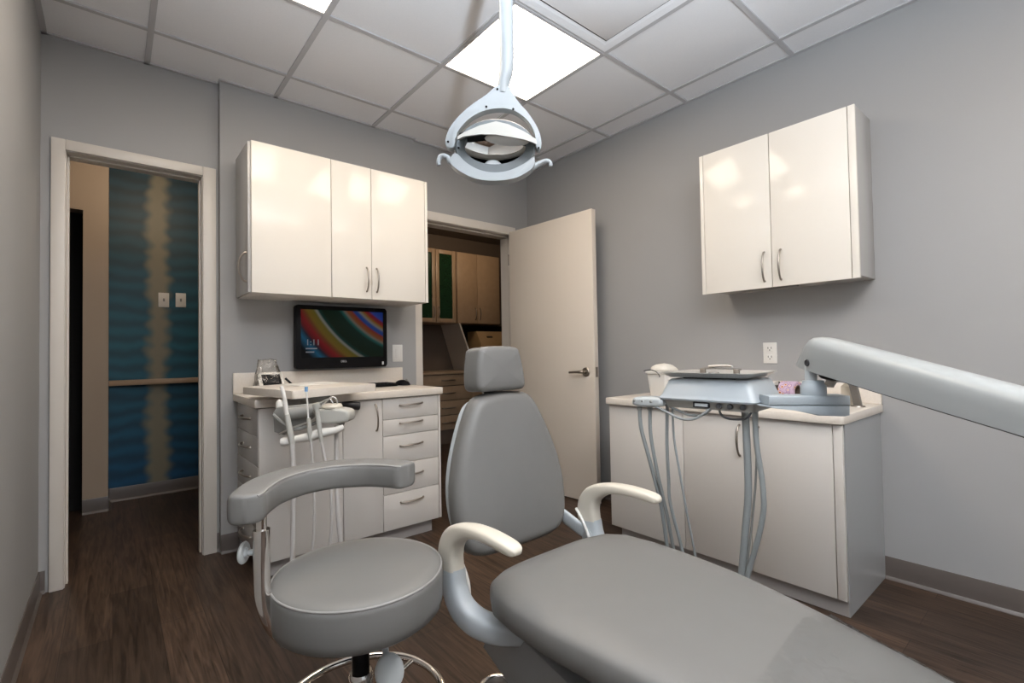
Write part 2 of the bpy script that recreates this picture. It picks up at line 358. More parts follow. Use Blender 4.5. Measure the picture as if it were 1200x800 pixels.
# baseboards with a small cove foot
def baseboard(name, segs):
    b = B()
    for (x0, y0, x1, y1, nx, ny) in segs:
        prof = [(0, 0), (.016, 0), (.0135, .006), (.007, .014), (.005, .03), (.005, .098), (.003, .102), (0, .102)]
        R = [[(x+nx*u, y+ny*u, z) for u, z in prof] for x, y in ((x0, y0), (x1, y1))]
        b.loft(R)
    return struct(name, b, 'base', smooth=30)
baseboard('baseboard_left', [(XL, YF, XL, YB, 1, 0)])
baseboard('baseboard_right', [(XR, YF, XR, .645, -1, 0), (XR, 1.80, XR, YD2, -1, 0)])
baseboard('baseboard_back', [(XL, YB, D1a-.064, YB, 0, -1), (D1b+.063, YB, SX1, YB, 0, -1), (SX1, YBUMP, .545, YBUMP, 0, -1), (1.53, YBUMP, SX2, YBUMP, 0, -1), (D2b+.03, YD2, XR, YD2, 0, -1)])

# ------------------------------------------------------------------ open door on the right
HX, HY = 2.548, 3.083; ang = math.atan2(2.20-HY, 2.592-HX); LW = .865; LH = 2.083
dr = thing('door_1', 'open white flush door with a lever handle, swung in against the right wall', 'door', (HX, HY, 0), ang); dr['kind'] = 'structure'
def dfr(x, y, z): return WM['door_1'] @ Vector((x, y, z))
def lb(b, x0, x1, y0, y1, z0, z1, r=0, W=None):
    W = W or WM['door_1']
    b.obox(W @ Vector(((x0+x1)/2, (y0+y1)/2, (z0+z1)/2)), (x1-x0, y1-y0, z1-z0), W.to_3x3(), r); return b
obj('door_leaf', lb(B(), 0, LW, 0, .045, .008, LH, .002), 'door', dr, 30)
lv = B(); lv.lathe([(0, 0), (.033, 0), (.033, .006), (.028, .011), (.012, .012), (.011, .04), (0, .041)], dfr(LW-.075, 0, .93), WM['door_1'].to_3x3() @ Vector((0, -1, 0)))
hd = obj('door_handle', lv, 'handle', dr)
obj('lever', B().tube([dfr(LW-.075, -.036, .93), dfr(LW-.10, -.047, .93), dfr(LW-.15, -.048, .929), dfr(LW-.195, -.045, .926)], [.011, .010, .0085, .008], 10), 'handle', hd)
obj('latch_plate', lb(B(), LW, LW+.002, .010, .034, .895, .965), 'handle', dr)
b = B()
for z in (.25, 1.05, 1.85): b.cyl(dfr(-.006, -.004, z-.045), dfr(-.006, -.004, z+.045), .006)
obj('hinges', b, 'handle', dr)

# ------------------------------------------------------------------ hallway beyond the left doorway
struct('wall_hallway', B().box(-.03, 1.62, 4.75, 4.85, 0, ZC), wallpaper_mat(.275, .1, 2.3))
b = B(); b.box(-.165, -.027, 4.5, 4.76, 0, ZC); b.box(-2.1, -.165, 4.5, 4.62, 2.13, ZC)
struct('wall_hallway_left', b, 'wall_beige')
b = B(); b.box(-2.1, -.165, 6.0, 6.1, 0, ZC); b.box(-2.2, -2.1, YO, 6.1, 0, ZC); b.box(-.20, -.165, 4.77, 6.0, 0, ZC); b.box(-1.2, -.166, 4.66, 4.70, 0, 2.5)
struct('wall_dark_room', b, 'void')  # black walls and sheet paint in the darkness of the unlit room
b = B(); b.box(-2.2, 1.62, YO, 6.2, ZC, ZC+.05); struct('ceiling_hallway', b, 'wall_beige')
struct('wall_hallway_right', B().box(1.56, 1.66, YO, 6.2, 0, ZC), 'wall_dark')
b = B(); b.box(-.026, 1.56, 4.69, 4.75, .875, .915, .004); struct('trim_3', b, 'tan', smooth=30)
baseboard('baseboard_hallway', [(-.027, 4.75, 1.56, 4.75, 0, -1), (-.165, 4.5, -.027, 4.5, 0, -1), (-.027, 4.5, -.027, 4.75, 1, 0)])
def wall_plate(name, label, x, z, y, kind, group=None, w=.075, h=.118):
    t = thing(name, label, 'outlet' if kind == 'outlet' else 'switch', (x, y, z), 0, group)
    obj('cover_plate', B().box(x-w/2, x+w/2, y-.006, y, z-h/2, z+h/2, .002), 'white', t, 30)
    if kind == 'switch': obj('switch_toggle', B().box(x-.006, x+.006, y-.016, y-.006, z-.012, z+.012, .002), 'plastic_d', t)
    else: obj('rocker', B().box(x-.016, x+.016, y-.010, y-.006, z-.032, z+.032, .002), 'white', t)
    return t
wall_plate('wall_switch', 'white toggle switch plate on teal wallpaper, beside the pale ribbon', .312, 1.545, 4.75, 'switch', 'hallway switch plates', .07, .115)
wall_plate('wall_switch', 'white dark-centred switch plate on teal wallpaper, right-hand one of the two', .425, 1.55, 4.75, 'switch', 'hallway switch plates', .07, .115)
wall_plate('wall_switch', 'white rocker switch plate on grey wall right of the monitor', 1.518, 1.085, YBUMP, 'rocker')

# ------------------------------------------------------------------ store room beyond the right doorway
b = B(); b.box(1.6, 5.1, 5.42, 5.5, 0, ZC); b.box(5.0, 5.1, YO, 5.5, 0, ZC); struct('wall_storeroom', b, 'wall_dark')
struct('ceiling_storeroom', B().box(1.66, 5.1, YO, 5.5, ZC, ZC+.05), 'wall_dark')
t = thing('glass_door_cabinet', 'tan wall cabinet with dark green glass doors in the next room', 'cabinet', (2.9, 5.2, 1.45))
obj('cabinet_body', B().box(2.68, 3.27, 5.02, 5.40, 1.45, 2.345, .002), 'tan', t)
for x0, x1 in ((2.69, 2.977), (2.983, 3.262)):
    b = B(); f = .048
    b.box(x0, x0+f, 5.0, 5.02, 1.455, 2.34, .002); b.box(x1-f, x1, 5.0, 5.02, 1.455, 2.34, .002); b.box(x0+f, x1-f, 5.0, 5.02, 1.455, 1.455+f, .002); b.box(x0+f, x1-f, 5.0, 5.02, 2.34-f, 2.34, .002)
    d = obj('door', b, 'tan', t, 30)
    obj('pane', B().box(x0+f, x1-f, 5.008, 5.016, 1.455+f, 2.34-f), 'greenglass', d)
    hx = x1-.03 if x0 < 2.8 else x0+.03
    obj('handle', arc_handle((hx, 5.0, 1.51), (hx, 5.0, 1.64), (0, -.03, 0)), 'handle', d)
t = thing('wood_wall_cabinet', 'plain tan double-door wall cabinet beyond the right doorway', 'cabinet', (3.7, 5.2, 1.45))
obj('cabinet_body', B().box(3.28, 3.955, 5.02, 5.40, 1.45, 2.345, .002), 'tan', t)
for x0, x1, hx in ((3.285, 3.588, 3.555), (3.593, 3.95, 3.625)):
    d = obj('door', B().box(x0, x1, 5.0, 5.02, 1.455, 2.34, .002), 'tan', t, 30)
    obj('handle', arc_handle((hx, 5.0, 1.50), (hx, 5.0, 1.65), (0, -.03, 0)), 'handle', d)
t = thing('drawer_unit', 'tan wooden drawer base with dark pulls in the next room', 'cabinet', (3.2, 5.1, 0))
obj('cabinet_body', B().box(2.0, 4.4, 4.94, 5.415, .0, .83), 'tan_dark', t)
obj('worktop', B().box(1.98, 4.42, 4.9, 5.415, .83, .86, .004), 'tan', t)
for x0, x1 in ((2.05, 2.74), (2.74, 3.44), (3.44, 4.1)):
    for z0, z1 in ((.695, .82), (.52, .685), (.345, .51), (.17, .335)):
        d = obj('drawer', B().box(x0+.004, x1-.004, 4.92, 4.94, z0, z1, .002), 'tan', t, 30)
        c = (x0+x1)/2; obj('handle', arc_handle((c-.09, 4.92, (z0+z1)/2), (c+.09, 4.92, (z0+z1)/2), (0, -.028, 0), .007), 'handle', d)
t = thing('angled_bin_rack', 'dark shelf bay with a slanted white side below the wood cabinet', 'shelf', (3.7, 5.2, .86))
b = B(); b.prism([(4.98, 1.449), (5.41, 1.449), (5.41, .862), (4.92, .862), (4.93, .95)], (3.29, 3.31), lambda u, v, w: Vector((w+(1.45-v)*.32, u, v)), 0); obj('side_panel', b, 'trim', t)
obj('bay_shade_panel', B().prism([(3.32, 1.445), (4.40, 1.445), (4.40, .862), (3.51, .862)], (5.30, 5.33), lambda u, v, w: Vector((u, w, v))), 'void', t)  # black sheet standing in for the shade inside the bay
t = thing('cardboard_box', 'tan cardboard box with a dark hand slot under the wood cabinet', 'box', (3.8, 5.1, .861))
b = B(); b.prism([(4.98, .862), (5.28, .862), (5.28, 1.36), (5.08, 1.36), (4.98, 1.20)], (3.62, 4.05), lambda u, v, w: Vector((w, u, v)), .004); obj('carton', b, 'box', t)
obj('hand_slot', B().obox((3.80, 5.03, 1.285), (.09, .012, .022), Matrix.Rotation(-.55, 3, 'X'), .003), 'socket', t)

# ------------------------------------------------------------------ left wall cabinet
cx0, cx1, cyf, cz0, cz1 = .5415, 1.5616, 2.715, 1.406, 2.188
t = thing('wall_cabinet', 'long glossy white wall cabinet above the monitor', 'cabinet', ((cx0+cx1)/2, 2.9, cz0))
obj('cabinet_body', B().box(cx0+.004, cx1, cyf+.02, YBUMP, cz0, cz1, .002), 'cab', t)
obj('front_panel', B().box(cx0, .9435, cyf, cyf+.02, cz0, cz1, .0015), 'gloss', t, 30)
for x0, x1, hx in ((.9475, 1.1795, 1.150), (1.1835, 1.540, 1.212)):
    d = obj('door', B().box(x0, x1, cyf, cyf+.02, cz0, cz1, .0015), 'gloss', t, 30)
    obj('handle', arc_handle((hx, cyf, cz0+.045), (hx, cyf, cz0+.185), (0, -.028, 0)), 'handle', d)
obj('filler_strip', B().box(1.5435, cx1, cyf, cyf+.02, cz0, cz1, .0015), 'gloss', t, 30)
d = obj('side_door', B().box(cx0-.014, cx0+.002, cyf+.018, YBUMP-.035, cz0+.002, cz1-.002, .0015), 'cabside_shade', t, 30)
obj('handle', arc_handle((cx0-.014, cyf+.055, cz0+.06), (cx0-.014, cyf+.055, cz0+.21), (-.035, 0, 0)), 'handle', d)

# left base cabinet
bx0, bx1, byf, bz0, bz1 = .535, 1.539, 2.55, .085, .830
t = thing('base_cabinet', 'white base cabinet with a stack of drawers below the monitor', 'cabinet', (1.04, 2.8, 0))
b = B(); b.box(bx0+.016, bx1-.002, byf+.018, YBUMP-.003, bz0, bz1); obj('cabinet_body', b, 'carcass', t)
obj('toe_kick', B().box(bx0+.05, bx1-.04, byf+.05, YBUMP-.003, .001, bz0), 'toe', t)
obj('front_panel', B().box(bx0+.001, .9385, byf, byf+.018, bz0, bz1-.003, .0015), 'cab', t, 30, 'plain panel behind the hoses')
d = obj('door', B().box(.9415, 1.1635, byf, byf+.018, bz0, bz1-.003, .0015), 'cab', t, 30)
obj('handle', arc_handle((1.128, byf, .655), (1.122, byf, .80), (0, -.03, 0)), 'handle', d)
for z0, z1 in ((.697, .827), (.611, .694), (.450, .608), (.286, .447), (bz0, .283)):
    pass
for z0, z1, zh in ((.709, .827, .785), (.617, .706, .682), (.455, .614, .552), (.288, .452, .382), (bz0, .285, .230)):
    d = obj('drawer', B().box(1.1665, 1.522, byf, byf+.018, z0, z1, .0015), 'cab', t, 30)
    obj('handle', arc_handle((1.27, byf, zh-.001), (1.415, byf, zh+.004), (0, -.026, 0)), 'handle', d)
obj('filler_strip', B().box(1.525, bx1, byf-.001, byf+.018, bz0, bz1-.003, .0015), 'cab', t, 30)
for z0, z1, zh in ((.69, .827, .765), (.545, .687, .62), (.395, .542, .475), (.24, .392, .325), (bz0, .237, .17)):
    d = obj('side_drawer', B().box(bx0-.001, bx0+.016, byf+.02, YBUMP-.02, z0, z1, .0015), 'cabside_shade', t, 30)
    obj('handle', arc_handle((bx0-.001, 2.72, zh), (bx0-.001, 2.90, zh), (-.030, 0, 0), .006), 'handle', d)
t = thing('countertop', 'cream laminate worktop with backsplash under the monitor', 'countertop', (1.04, 2.8, .83))
obj('worktop', B().box(.515, 1.548, 2.53, YBUMP, .832, .872, .004), 'counter', t, 30)
obj('backsplash', B().box(.515, 1.548, YBUMP-.02, YBUMP, .872, .987, .003), 'counter', t, 30)

# monitor
mx0, mx1, mz0, mz1, my = .826, 1.397, .998, 1.381, 2.98
t = thing('computer_monitor', 'black flat computer monitor with striped lock screen on the left counter wall', 'monitor', ((mx0+mx1)/2, my, mz0))
fr = lambda u, v, w: Vector((u, my+w, v))
def rrect(x0, x1, z0, z1, r, n=5):
    o = []
    for cx, cz, a0 in ((x1-r, z1-r, 0), (x0+r, z1-r, PI/2), (x0+r, z0+r, PI), (x1-r, z0+r, 1.5*PI)):
        for k in range(n+1): a = a0+PI/2*k/n; o.append((cx+r*math.cos(a), cz+r*math.sin(a)))
    return o
obj('housing', B().prism(rrect(mx0, mx1, mz0, mz1, .014), (0, .05), fr, .006), 'black', t)
sx0, sx1, sz0, sz1 = mx0+.028, mx1-.028, mz0+.068, mz1-.026
obj('screen', B().box(sx0, sx1, my-.0012, my, sz0, sz1), screen_mat(sx0+1.516*(sx1-sx0)-(mx0+mx1)/2, sz1+.767*(sx1-sx0)-mz0, sx1-sx0), t, 0)
M['glow'] = mat('lit_text', (.10, .10, .11), .5, emit=(.8, .85, .9), estr=.06, noise_amt=.01)
M['logo'] = mat('grey_mark', (.6, .6, .6), .4, noise_amt=.01)
def text(name, s, size, x, y, z, m, parent, depth=.0004):
    cu = bpy.data.curves.new(name, 'FONT'); cu.body = s; cu.size = size; cu.extrude = depth
    tmp = bpy.data.objects.new('tmp_text', cu); C.objects.link(tmp)
    dg = bpy.context.evaluated_depsgraph_get(); me = bpy.data.meshes.new_from_object(tmp.evaluated_get(dg))
    bpy.data.objects.remove(tmp); bb = B(); bb.bm.from_mesh(me)
    bb.bm.transform(Matrix.Translation((x, y, z)) @ Matrix.Rotation(PI/2, 4, 'X')); bpy.data.meshes.remove(me)
    return obj(name, bb, m, parent, 0)
text('clock_text', '1:11', .050, sx0+.025, my-.0016, sz0+.075, 'glow', t)
b = B(); b.box(sx0+.026, sx0+.092, my-.0018, my-.0012, sz0+.051, sz0+.058); b.box(sx0+.026, sx0+.075, my-.0018, my-.0012, sz0+.030, sz0+.037)
obj('date_lines', b, 'glow', t, 0)
text('brand_mark', 'DELL', .017, (mx0+mx1)/2-.022, my-.0012, mz0+.036, 'logo', t)
obj('sticker', B().box(mx1-.036, mx1-.024, my-.001, my, mz0+.014, mz0+.034), 'logo', t)
obj('wall_mount', B().box(1.04, 1.18, my+.05, YBUMP, 1.12, 1.26, .005), 'black', t)
# keyboard, mouse
t = thing('keyboard', 'black low keyboard lying on the counter under the monitor', 'keyboard', (1.27, 2.95, .872))
obj('tray', B().box(1.02, 1.42, 2.87, 3.01, .873, .889, .004), 'black', t)
b = B()
for i in range(15):
    for j in range(5): b.box(1.035+i*.025, 1.056+i*.025, 2.883+j*.025, 2.904+j*.025, .889, .895, .002, 1)
obj('keys', b, 'black', t)
t = thing('computer_mouse', 'black computer mouse at the right end of the keyboard', 'mouse', (1.475, 2.93, .873))
bb = B(); bb.ball((1.475, 2.92, .873), 1, (.036, .058, .036), Matrix.Rotation(.5, 3, 'Z'), 24, 16)
bmesh.ops.bisect_plane(bb.bm, geom=bb.bm.verts[:]+bb.bm.edges[:]+bb.bm.faces[:], plane_co=(0, 0, .8735), plane_no=(0, 0, -1), clear_outer=True)
obj('shell', bb, 'black', t); obj('scroll_wheel', B().cyl((1.487, 2.89, .905), (1.495, 2.894, .905), .009), 'plastic_d', t)

# bagged small display
t = thing('bagged_meter', 'small white display unit in a clear plastic bag, left end of the counter', 'dental meter', (.66, 2.90, .873))
fr = lambda u, v, w: Vector((w, u, v))
obj('housing', B().prism([(2.80, .874), (2.97, .874), (2.95, .98), (2.89, .99), (2.81, .905)], (.60, .725), fr, .004), 'white', t)
obj('display', B().obox((.662, 2.845, .9515), (.092, .004, .075), Matrix.Rotation(-.76, 3, 'X'), .001), 'black', t)
bb = B(); rings = []
for k in range(9):
    f = k/8; z = .8745+f*.185; wx = .082*(1-f*.45); wy = .10*(1-f*.75); cy = 2.885+f*.05
    rings.append([(.66+wx*math.copysign(abs(math.cos(a))**.6, math.cos(a))*(1+.10*noise.noise((a*2, f*6, 1))), cy+wy*math.copysign(abs(math.sin(a))**.6, math.sin(a))*(1+.14*noise.noise((a*2.3, f*7, 5))), z+.012*noise.noise((a*3, f*5, 9))*f) for a in [2*PI*i/40 for i in range(40)]])
bb.loft(rings); obj('plastic_bag', bb, 'bag', t, 25)
tag(obj('stylus', B().tube([(.735, 2.86, .955), (.77, 2.84, .915), (.80, 2.82, .880)], [.006, .006, .003], 8), 'black'), 'thin black stylus leaning beside the bagged display unit', 'stylus')

# ------------------------------------------------------------------ assistant's work surface and holder
t = thing('assistant_unit', 'white square work surface with grey instrument holder in front of the left cabinet', 'dental unit', (.75, 2.4, .8))
NR, LF, RT = Vector((.583, 2.156)), Vector((.487, 2.66)), Vector((1.027, 2.318)); BK = LF+RT-NR
def quad_round(P, r):
    o = []
    for i in range(4):
        a, p, c = P[i-1], P[i], P[(i+1) % 4]
        u = (a-p).normalized(); v = (c-p).normalized(); s0, s1 = p+u*r, p+v*r
        for k in range(6):
            f = k/5; o.append(((1-f)**2*s0+2*f*(1-f)*p+f*f*s1)[:])
    return o
xyz = lambda u, v, w: Vector((u, v, w))
obj('work_surface', B().prism(quad_round([NR, RT, BK, LF], .012), (.895, .930), xyz, .005), 'counter', t, 30)
e1 = (RT-NR).normalized(); e2 = (LF-NR).normalized()
def AP(a, c, z): p = NR+e1*a+e2*c; return Vector((p.x, p.y, z))
def afr(c0, c1): return None
R_as = Matrix(((e1.x, -e1.y, 0), (e1.y, e1.x, 0), (0, 0, 1)))
obj('mount_bracket', B().obox(AP(.14, .13, .868), (.16, .14, .05), R_as, .006), 'plastic_d', t)
obj('swing_arm', B().tube([AP(.14, .18, .855), AP(.22, .33, .85), (1.03, 2.549, .80)], .022, 12, 6), 'darkmetal', t)
# holder: u to the right across the view, w away, v up
R_h = Vector((.769, -.639, 0)); F_h = Vector((.639, .769, 0)); H0 = Vector((.628, 2.070, .806))
H = lambda u, v, w=0.: H0+R_h*u+Vector((0, 0, v))+F_h*w
RH = Matrix((R_h, F_h, (0, 0, 1))).transposed()
obj('holder_body', B().prism([(-.16, -.045), (-.165, .035), (-.15, .058), (-.02, .068), (.02, .06), (.03, .02), (-.02, -.01), (-.07, -.04), (-.12, -.058)], (.015, .07), H, .008), 'plastic_d', t)
obj('holder_barrel', B().cyl(H(-.10, .03, 0), H(.02, .045, 0), .026, .022, 20), 'plastic_d', t)
obj('holder_knob', B().lathe([(0, 0), (.014, 0), (.014, .02), (.009, .03), (0, .036)], H(-.145, .055, .035)), 'white', t)
obj('control_head', B().pillow(crom([(.035, .0), (.035, .04), (.06, .055), (.13, .052), (.165, .04), (.168, .01), (.15, -.004), (.08, -.008)], 4), .09, .012, lambda u, v, w: H(u, v, w-.03)), 'pale_unit', t)
obj('head_disc', B().lathe([(0, 0), (.042, 0), (.044, .006), (.038, .016), (0, .018)], H(.085, .053, .01)), 'cream', t)
obj('grip_bar', B().tube([H(-.105, -.078, -.03), H(-.09, -.076, -.03), H(-.05, -.068, -.03), H(.02, -.055, -.03), H(.05, -.045, -.03), H(.11, -.035, -.03), H(.145, -.022, -.02)], [.016, .019, .014, .02, .02, .014, .012], 14), 'white', t)
obj('cradle_rail', B().tube([H(-.15, .03, -.005), H(-.06, -.03, -.01), H(.06, .005, -.01), H(.14, -.015, 0)], .007, 8), 'plastic_d', t)
obj('hanging_cable', B().tube([H(-.13, -.05, .0), H(-.06, -.02, -.02), H(.02, .01, -.02), H(.05, .06, -.015), H(.09, .098, -.01), H(.112, .088, -.005), H(.11, .05, 0)], .0035, 8), 'steel', t)
obj('supply_hose', B().tube([H(.105, -.02, .01), H(.10, -.2, .02), H(.105, -.4, .02), H(.115, -.6, .03), H(.10, -.77, .04)], .010, 10), 'hose_l', t)
s = thing('suction_handpiece', 'thick white high-volume suction wand, leftmost in the left holder', 'suction wand', H(-.08, .0, -.05), 0, 'left holder instruments')
obj('suction_tip', B().tube([H(-.098, .150, -.045), H(-.088, .115, -.045), H(-.075, .03, -.045)], [.0075, .008, .009], 14, cap=True), 'white', s)
obj('valve_body', B().tube([H(-.076, .035, -.045), H(-.062, -.04, -.045), H(-.055, -.085, -.045)], [.010, .0125, .010], 14), 'pale_unit', s)
obj('hose', B().tube([H(-.055, -.08, -.045), H(-.058, -.25, -.03), H(-.07, -.45, -.01), H(-.078, -.62, .0), H(-.08, -.77, .02)], .0105, 12), 'hose_l', s)
s = thing('saliva_ejector', 'slim blue-tipped saliva ejector in the middle of the left holder', 'saliva ejector', H(.01, .0, -.05), 0, 'left holder instruments')
obj('straw', B().tube([H(.004, .130, -.045), H(.008, .07, -.045), H(.012, .0, -.045)], .0035, 8), 'white', s)
obj('blue_cap', B().cyl(H(.003, .127, -.045), H(.0035, .146, -.045), .0065), 'blue', s)
obj('valve_body', B().tube([H(.012, .02, -.045), H(.016, -.03, -.045), H(.02, -.075, -.045)], [.008, .010, .007], 12), 'pale_unit', s)
obj('hose', B().tube([H(.02, -.07, -.045), H(.023, -.2, -.03), H(.018, -.4, -.01), H(.0, -.6, .0), H(-.01, -.77, .02)], .0058, 10), 'hose_l', s)
s = thing('air_water_syringe', 'pale air and water syringe with hooked nozzle, rightmost in the left holder', 'syringe', H(.06, .0, -.05), 0, 'left holder instruments')
obj('syringe_head', B().lathe([(0, -.012), (.013, -.012), (.016, 0), (.015, .012), (0, .014)], H(.046, .068, -.05), (-.2, 0, 1)), 'pale_unit', s)
obj('nozzle', B().tube([H(.046, .07, -.05), H(.075, .088, -.05), H(.10, .095, -.05), H(.115, .075, -.05)], [.004, .003, .0025, .0025], 8), 'steel', s)
obj('syringe_body', B().tube([H(.047, .06, -.05), H(.055, .0, -.05), H(.065, -.075, -.05)], [.010, .009, .007], 12), 'pale_unit', s)
obj('hose', B().tube([H(.065, -.07, -.05), H(.078, -.17, -.04), H(.095, -.30, -.03), H(.09, -.45, -.02), H(.06, -.60, 0), H(.05, -.77, .02)], .0065, 10), 'hose_l', s)
tag(obj('tray_paper', B().prism(quad_round([NR+e1*.17+e2*.25, NR+e1*.42+e2*.25, NR+e1*.42+e2*.47, NR+e1*.17+e2*.47], .008), (.9305, .9335), xyz), 'paper'), 'white paper sheet lying on the square work surface', 'paper')

# ------------------------------------------------------------------ operator stool
SC = Vector((.474, 1.178)); SZ = .551
t = thing('operator_stool', 'grey round operator stool with a curved torso bar and chrome base', 'stool', (SC.x, SC.y, 0))
prof = [(0, SZ+.006), (.06, SZ+.0055), (.12, SZ+.004), (.17, SZ+.002), (.190, SZ-.001), (.199, SZ-.0055), (.203, SZ-.010), (.2045, SZ-.022), (.205, SZ-.05), (.204, SZ-.078), (.200, SZ-.098), (.185, SZ-.110), (.12, SZ-.114), (0, SZ-.115)]
obj('seat', B().lathe(prof, (SC.x, SC.y, 0), seg=72), 'vinyl', t, 60)
obj('piping', B().tube([(SC.x+.201*math.cos(2*PI*k/72), SC.y+.201*math.sin(2*PI*k/72), SZ-.0075) for k in range(73)], .0028, 8, smooth=False), 'seam', t, 60)
obj('seat_plate', B().lathe([(0, SZ-.135), (.13, SZ-.135), (.14, SZ-.125), (.14, SZ-.114), (0, SZ-.114)], (SC.x, SC.y, 0)), 'black', t)
b = B(); b.cyl((SC.x, SC.y, .28), (SC.x, SC.y, SZ-.11), .021); obj('gas_column', b, 'black', t)
b = B(); b.lathe([(0, .09), (.034, .09), (.031, .2), (.03, .285), (.026, .295), (0, .295)], (SC.x, SC.y, 0)); obj('column_sleeve', b, 'chrome', t)
b = B()
b.tube([(SC.x+.203*math.cos(2*PI*k/64), SC.y+.203*math.sin(2*PI*k/64), .207) for k in range(65)], .010, 10, smooth=False)
for k in range(3):
    a = 2*PI*k/3+2.5; b.tube([(SC.x+.03*math.cos(a), SC.y+.03*math.sin(a), .207), (SC.x+.2*math.cos(a), SC.y+.2*math.sin(a), .207)], .007, 8, smooth=False)
obj('foot_ring', b, 'chrome', t, 60)
for k in range(5):
    a = 2*PI*k/5+.3; d = Vector((math.cos(a), math.sin(a), 0)); c0 = Vector((SC.x, SC.y, 0))
    lg = obj('leg', B().tube([c0+d*.025+Vector((0, 0, .125)), c0+d*.15+Vector((0, 0, .105)), c0+d*.27+Vector((0, 0, .078))], [.02, .017, .013], 12), 'chrome', t)
    p = c0+d*.265; sd = Vector((-d.y, d.x, 0)); b = B()
    for s_ in (-1, 1): b.cyl(p+sd*.006*s_+Vector((0, 0, .026)), p+sd*.022*s_+Vector((0, 0, .026)), .026)
    b.cyl(p+Vector((0, 0, .03)), p+Vector((0, 0, .075)), .008); obj('caster', b, 'black', lg)
# paddle lever
b = B(); pd = Vector((SC.x, SC.y, 0)); lv = Vector((.02, -.06, 0))
b.tube([(SC.x+.005, SC.y-.02, .43), (.495, 1.10, .40), (.494, 1.075, .37)], .008, 8); obj('lever_rod', b, 'plastic_b', t)
b = B(); b.ball((.492, 1.055, .345), 1, (.034, .010, .040), Matrix.Rotation(-.66, 3, 'Z') @ Matrix.Rotation(-.25, 3, 'X')); obj('lever_paddle', b, 'plastic', t)
# post and curved torso bar
P0 = Vector((.268, 1.197, 0))
b = B(); b.tube([(.40, 1.18, .425), (.33, 1.182, .428), (.288, 1.19, .455), (.262, 1.198, .52), (.257, 1.20, .60), (.257, 1.20, .690)], .0175, 16, 8); obj('post', b, 'chrome', t, 60)
b = B(); b.cyl((.257, 1.20, .68), (.257, 1.20, .735), .011); obj('post_rod', b, 'chrome', t)
kn = Vector((.235, 1.221, .638)); ax = Vector((-.80, .60, 0)).normalized()
b = B(); b.cyl(Vector((.257, 1.2, .640)), kn, .007); 
b.lathe([(0, 0), (.011, 0), (.012, .006), (.022, .007), (.0245, .011), (.022, .015), (.013, .017), (0, .018)], kn, ax); obj('adjust_knob', b, 'plastic', t)
ctl = crom([(.214, 1.150), (.240, 1.212), (.292, 1.285), (.372, 1.333), (.462, 1.335), (.545, 1.288), (.592, 1.225), (.610, 1.178)], 7, False)
b = B(); rings = []; n = len(ctl); SB = [(0, .0)]
for i, p in enumerate(ctl):
    f = i/(n-1); tdir = (ctl[min(i+1, n-1)]-ctl[max(i-1, 0)]).normalized(); nn = Vector((-tdir.y, tdir.x))
    e = min(f, 1-f)*n; s_ = min(1, math.sqrt(max(.02, 1-(1-min(e/3.2, 1))**2)))
    hw = .040*s_*(.9+.25*math.sin(PI*f)); hh = .033*(.80+.20*s_); zc = .752
    ring = []
    for k in range(24):
        a = 2*PI*k/24; cx = math.copysign(abs(math.cos(a))**.42, math.cos(a)); cz = math.copysign(abs(math.sin(a))**.42, math.sin(a))
        q = p+nn*hw*cx; ring.append((q.x, q.y, zc+hh*cz))
    rings.append(ring)
b.loft(rings); obj('torso_bar', b, 'vinyl', t, 60)
b = B(); b.tube([(r[9][0], r[9][1], r[9][2]) for r in rings[1:-1]], .003, 6, smooth=False); obj('piping', b, 'seam', t)

# ------------------------------------------------------------------ dental chair
AX = .988
t = thing('dental_chair', 'large grey upholstered dental chair with cream armrests', 'dental chair', (AX, .9, 0))
keys_ = [(1.052, .05, .25), (1.046, .12, .45), (1.03, .195, .66), (1.0, .245, .86), (.95, .275, .97), (.86, .286, 1), (.75, .287, 1), (.6, .272, 1), (.45, .248, 1), (.3, .225, 1), (.15, .205, 1), (0, .193, 1), (-.15, .187, 1), (-.25, .18, 1), (-.33, .16, .9), (-.37, .12, .7), (-.385, .06, .3)]
def lerp_tab(y, k):
    for a, c in zip(keys_, keys_[1:]):
        if a[0] >= y >= c[0]: f = (a[0]-y)/(a[0]-c[0]); return a[k]*(1-f)+c[k]*f
    return keys_[0][k] if y > keys_[0][0] else keys_[-1][k]
def z_top(y):
    f = max(0, .62-y); return .512-.16*f*f*.9-.02*f
def sec(y, hw, ts, n=40):
    zt = z_top(y); T = .106; zm = zt-T/2; ring = []
    for k in range(n):
        a = 2*PI*k/n; ca, sa = math.cos(a), math.sin(a)
        ex = .42 if sa > 0 else .55
        x = hw*math.copysign(abs(ca)**.5, ca); z = T/2*ts*math.copysign(abs(sa)**ex, sa)
        ring.append((AX+x, y, zm+z))
    return ring
ys = [1.052, 1.05, 1.046, 1.04, 1.03, 1.015, 1.0, .975, .95, .9, .86, .8, .75, .67, .6, .52, .45, .37, .3, .22, .15, .07, 0, -.08, -.15, -.25, -.33, -.37, -.385]
b = B(); b.loft([sec(y, lerp_tab(y, 1), lerp_tab(y, 2)) for y in ys]); obj('seat', b, 'vinyl', t, 60)
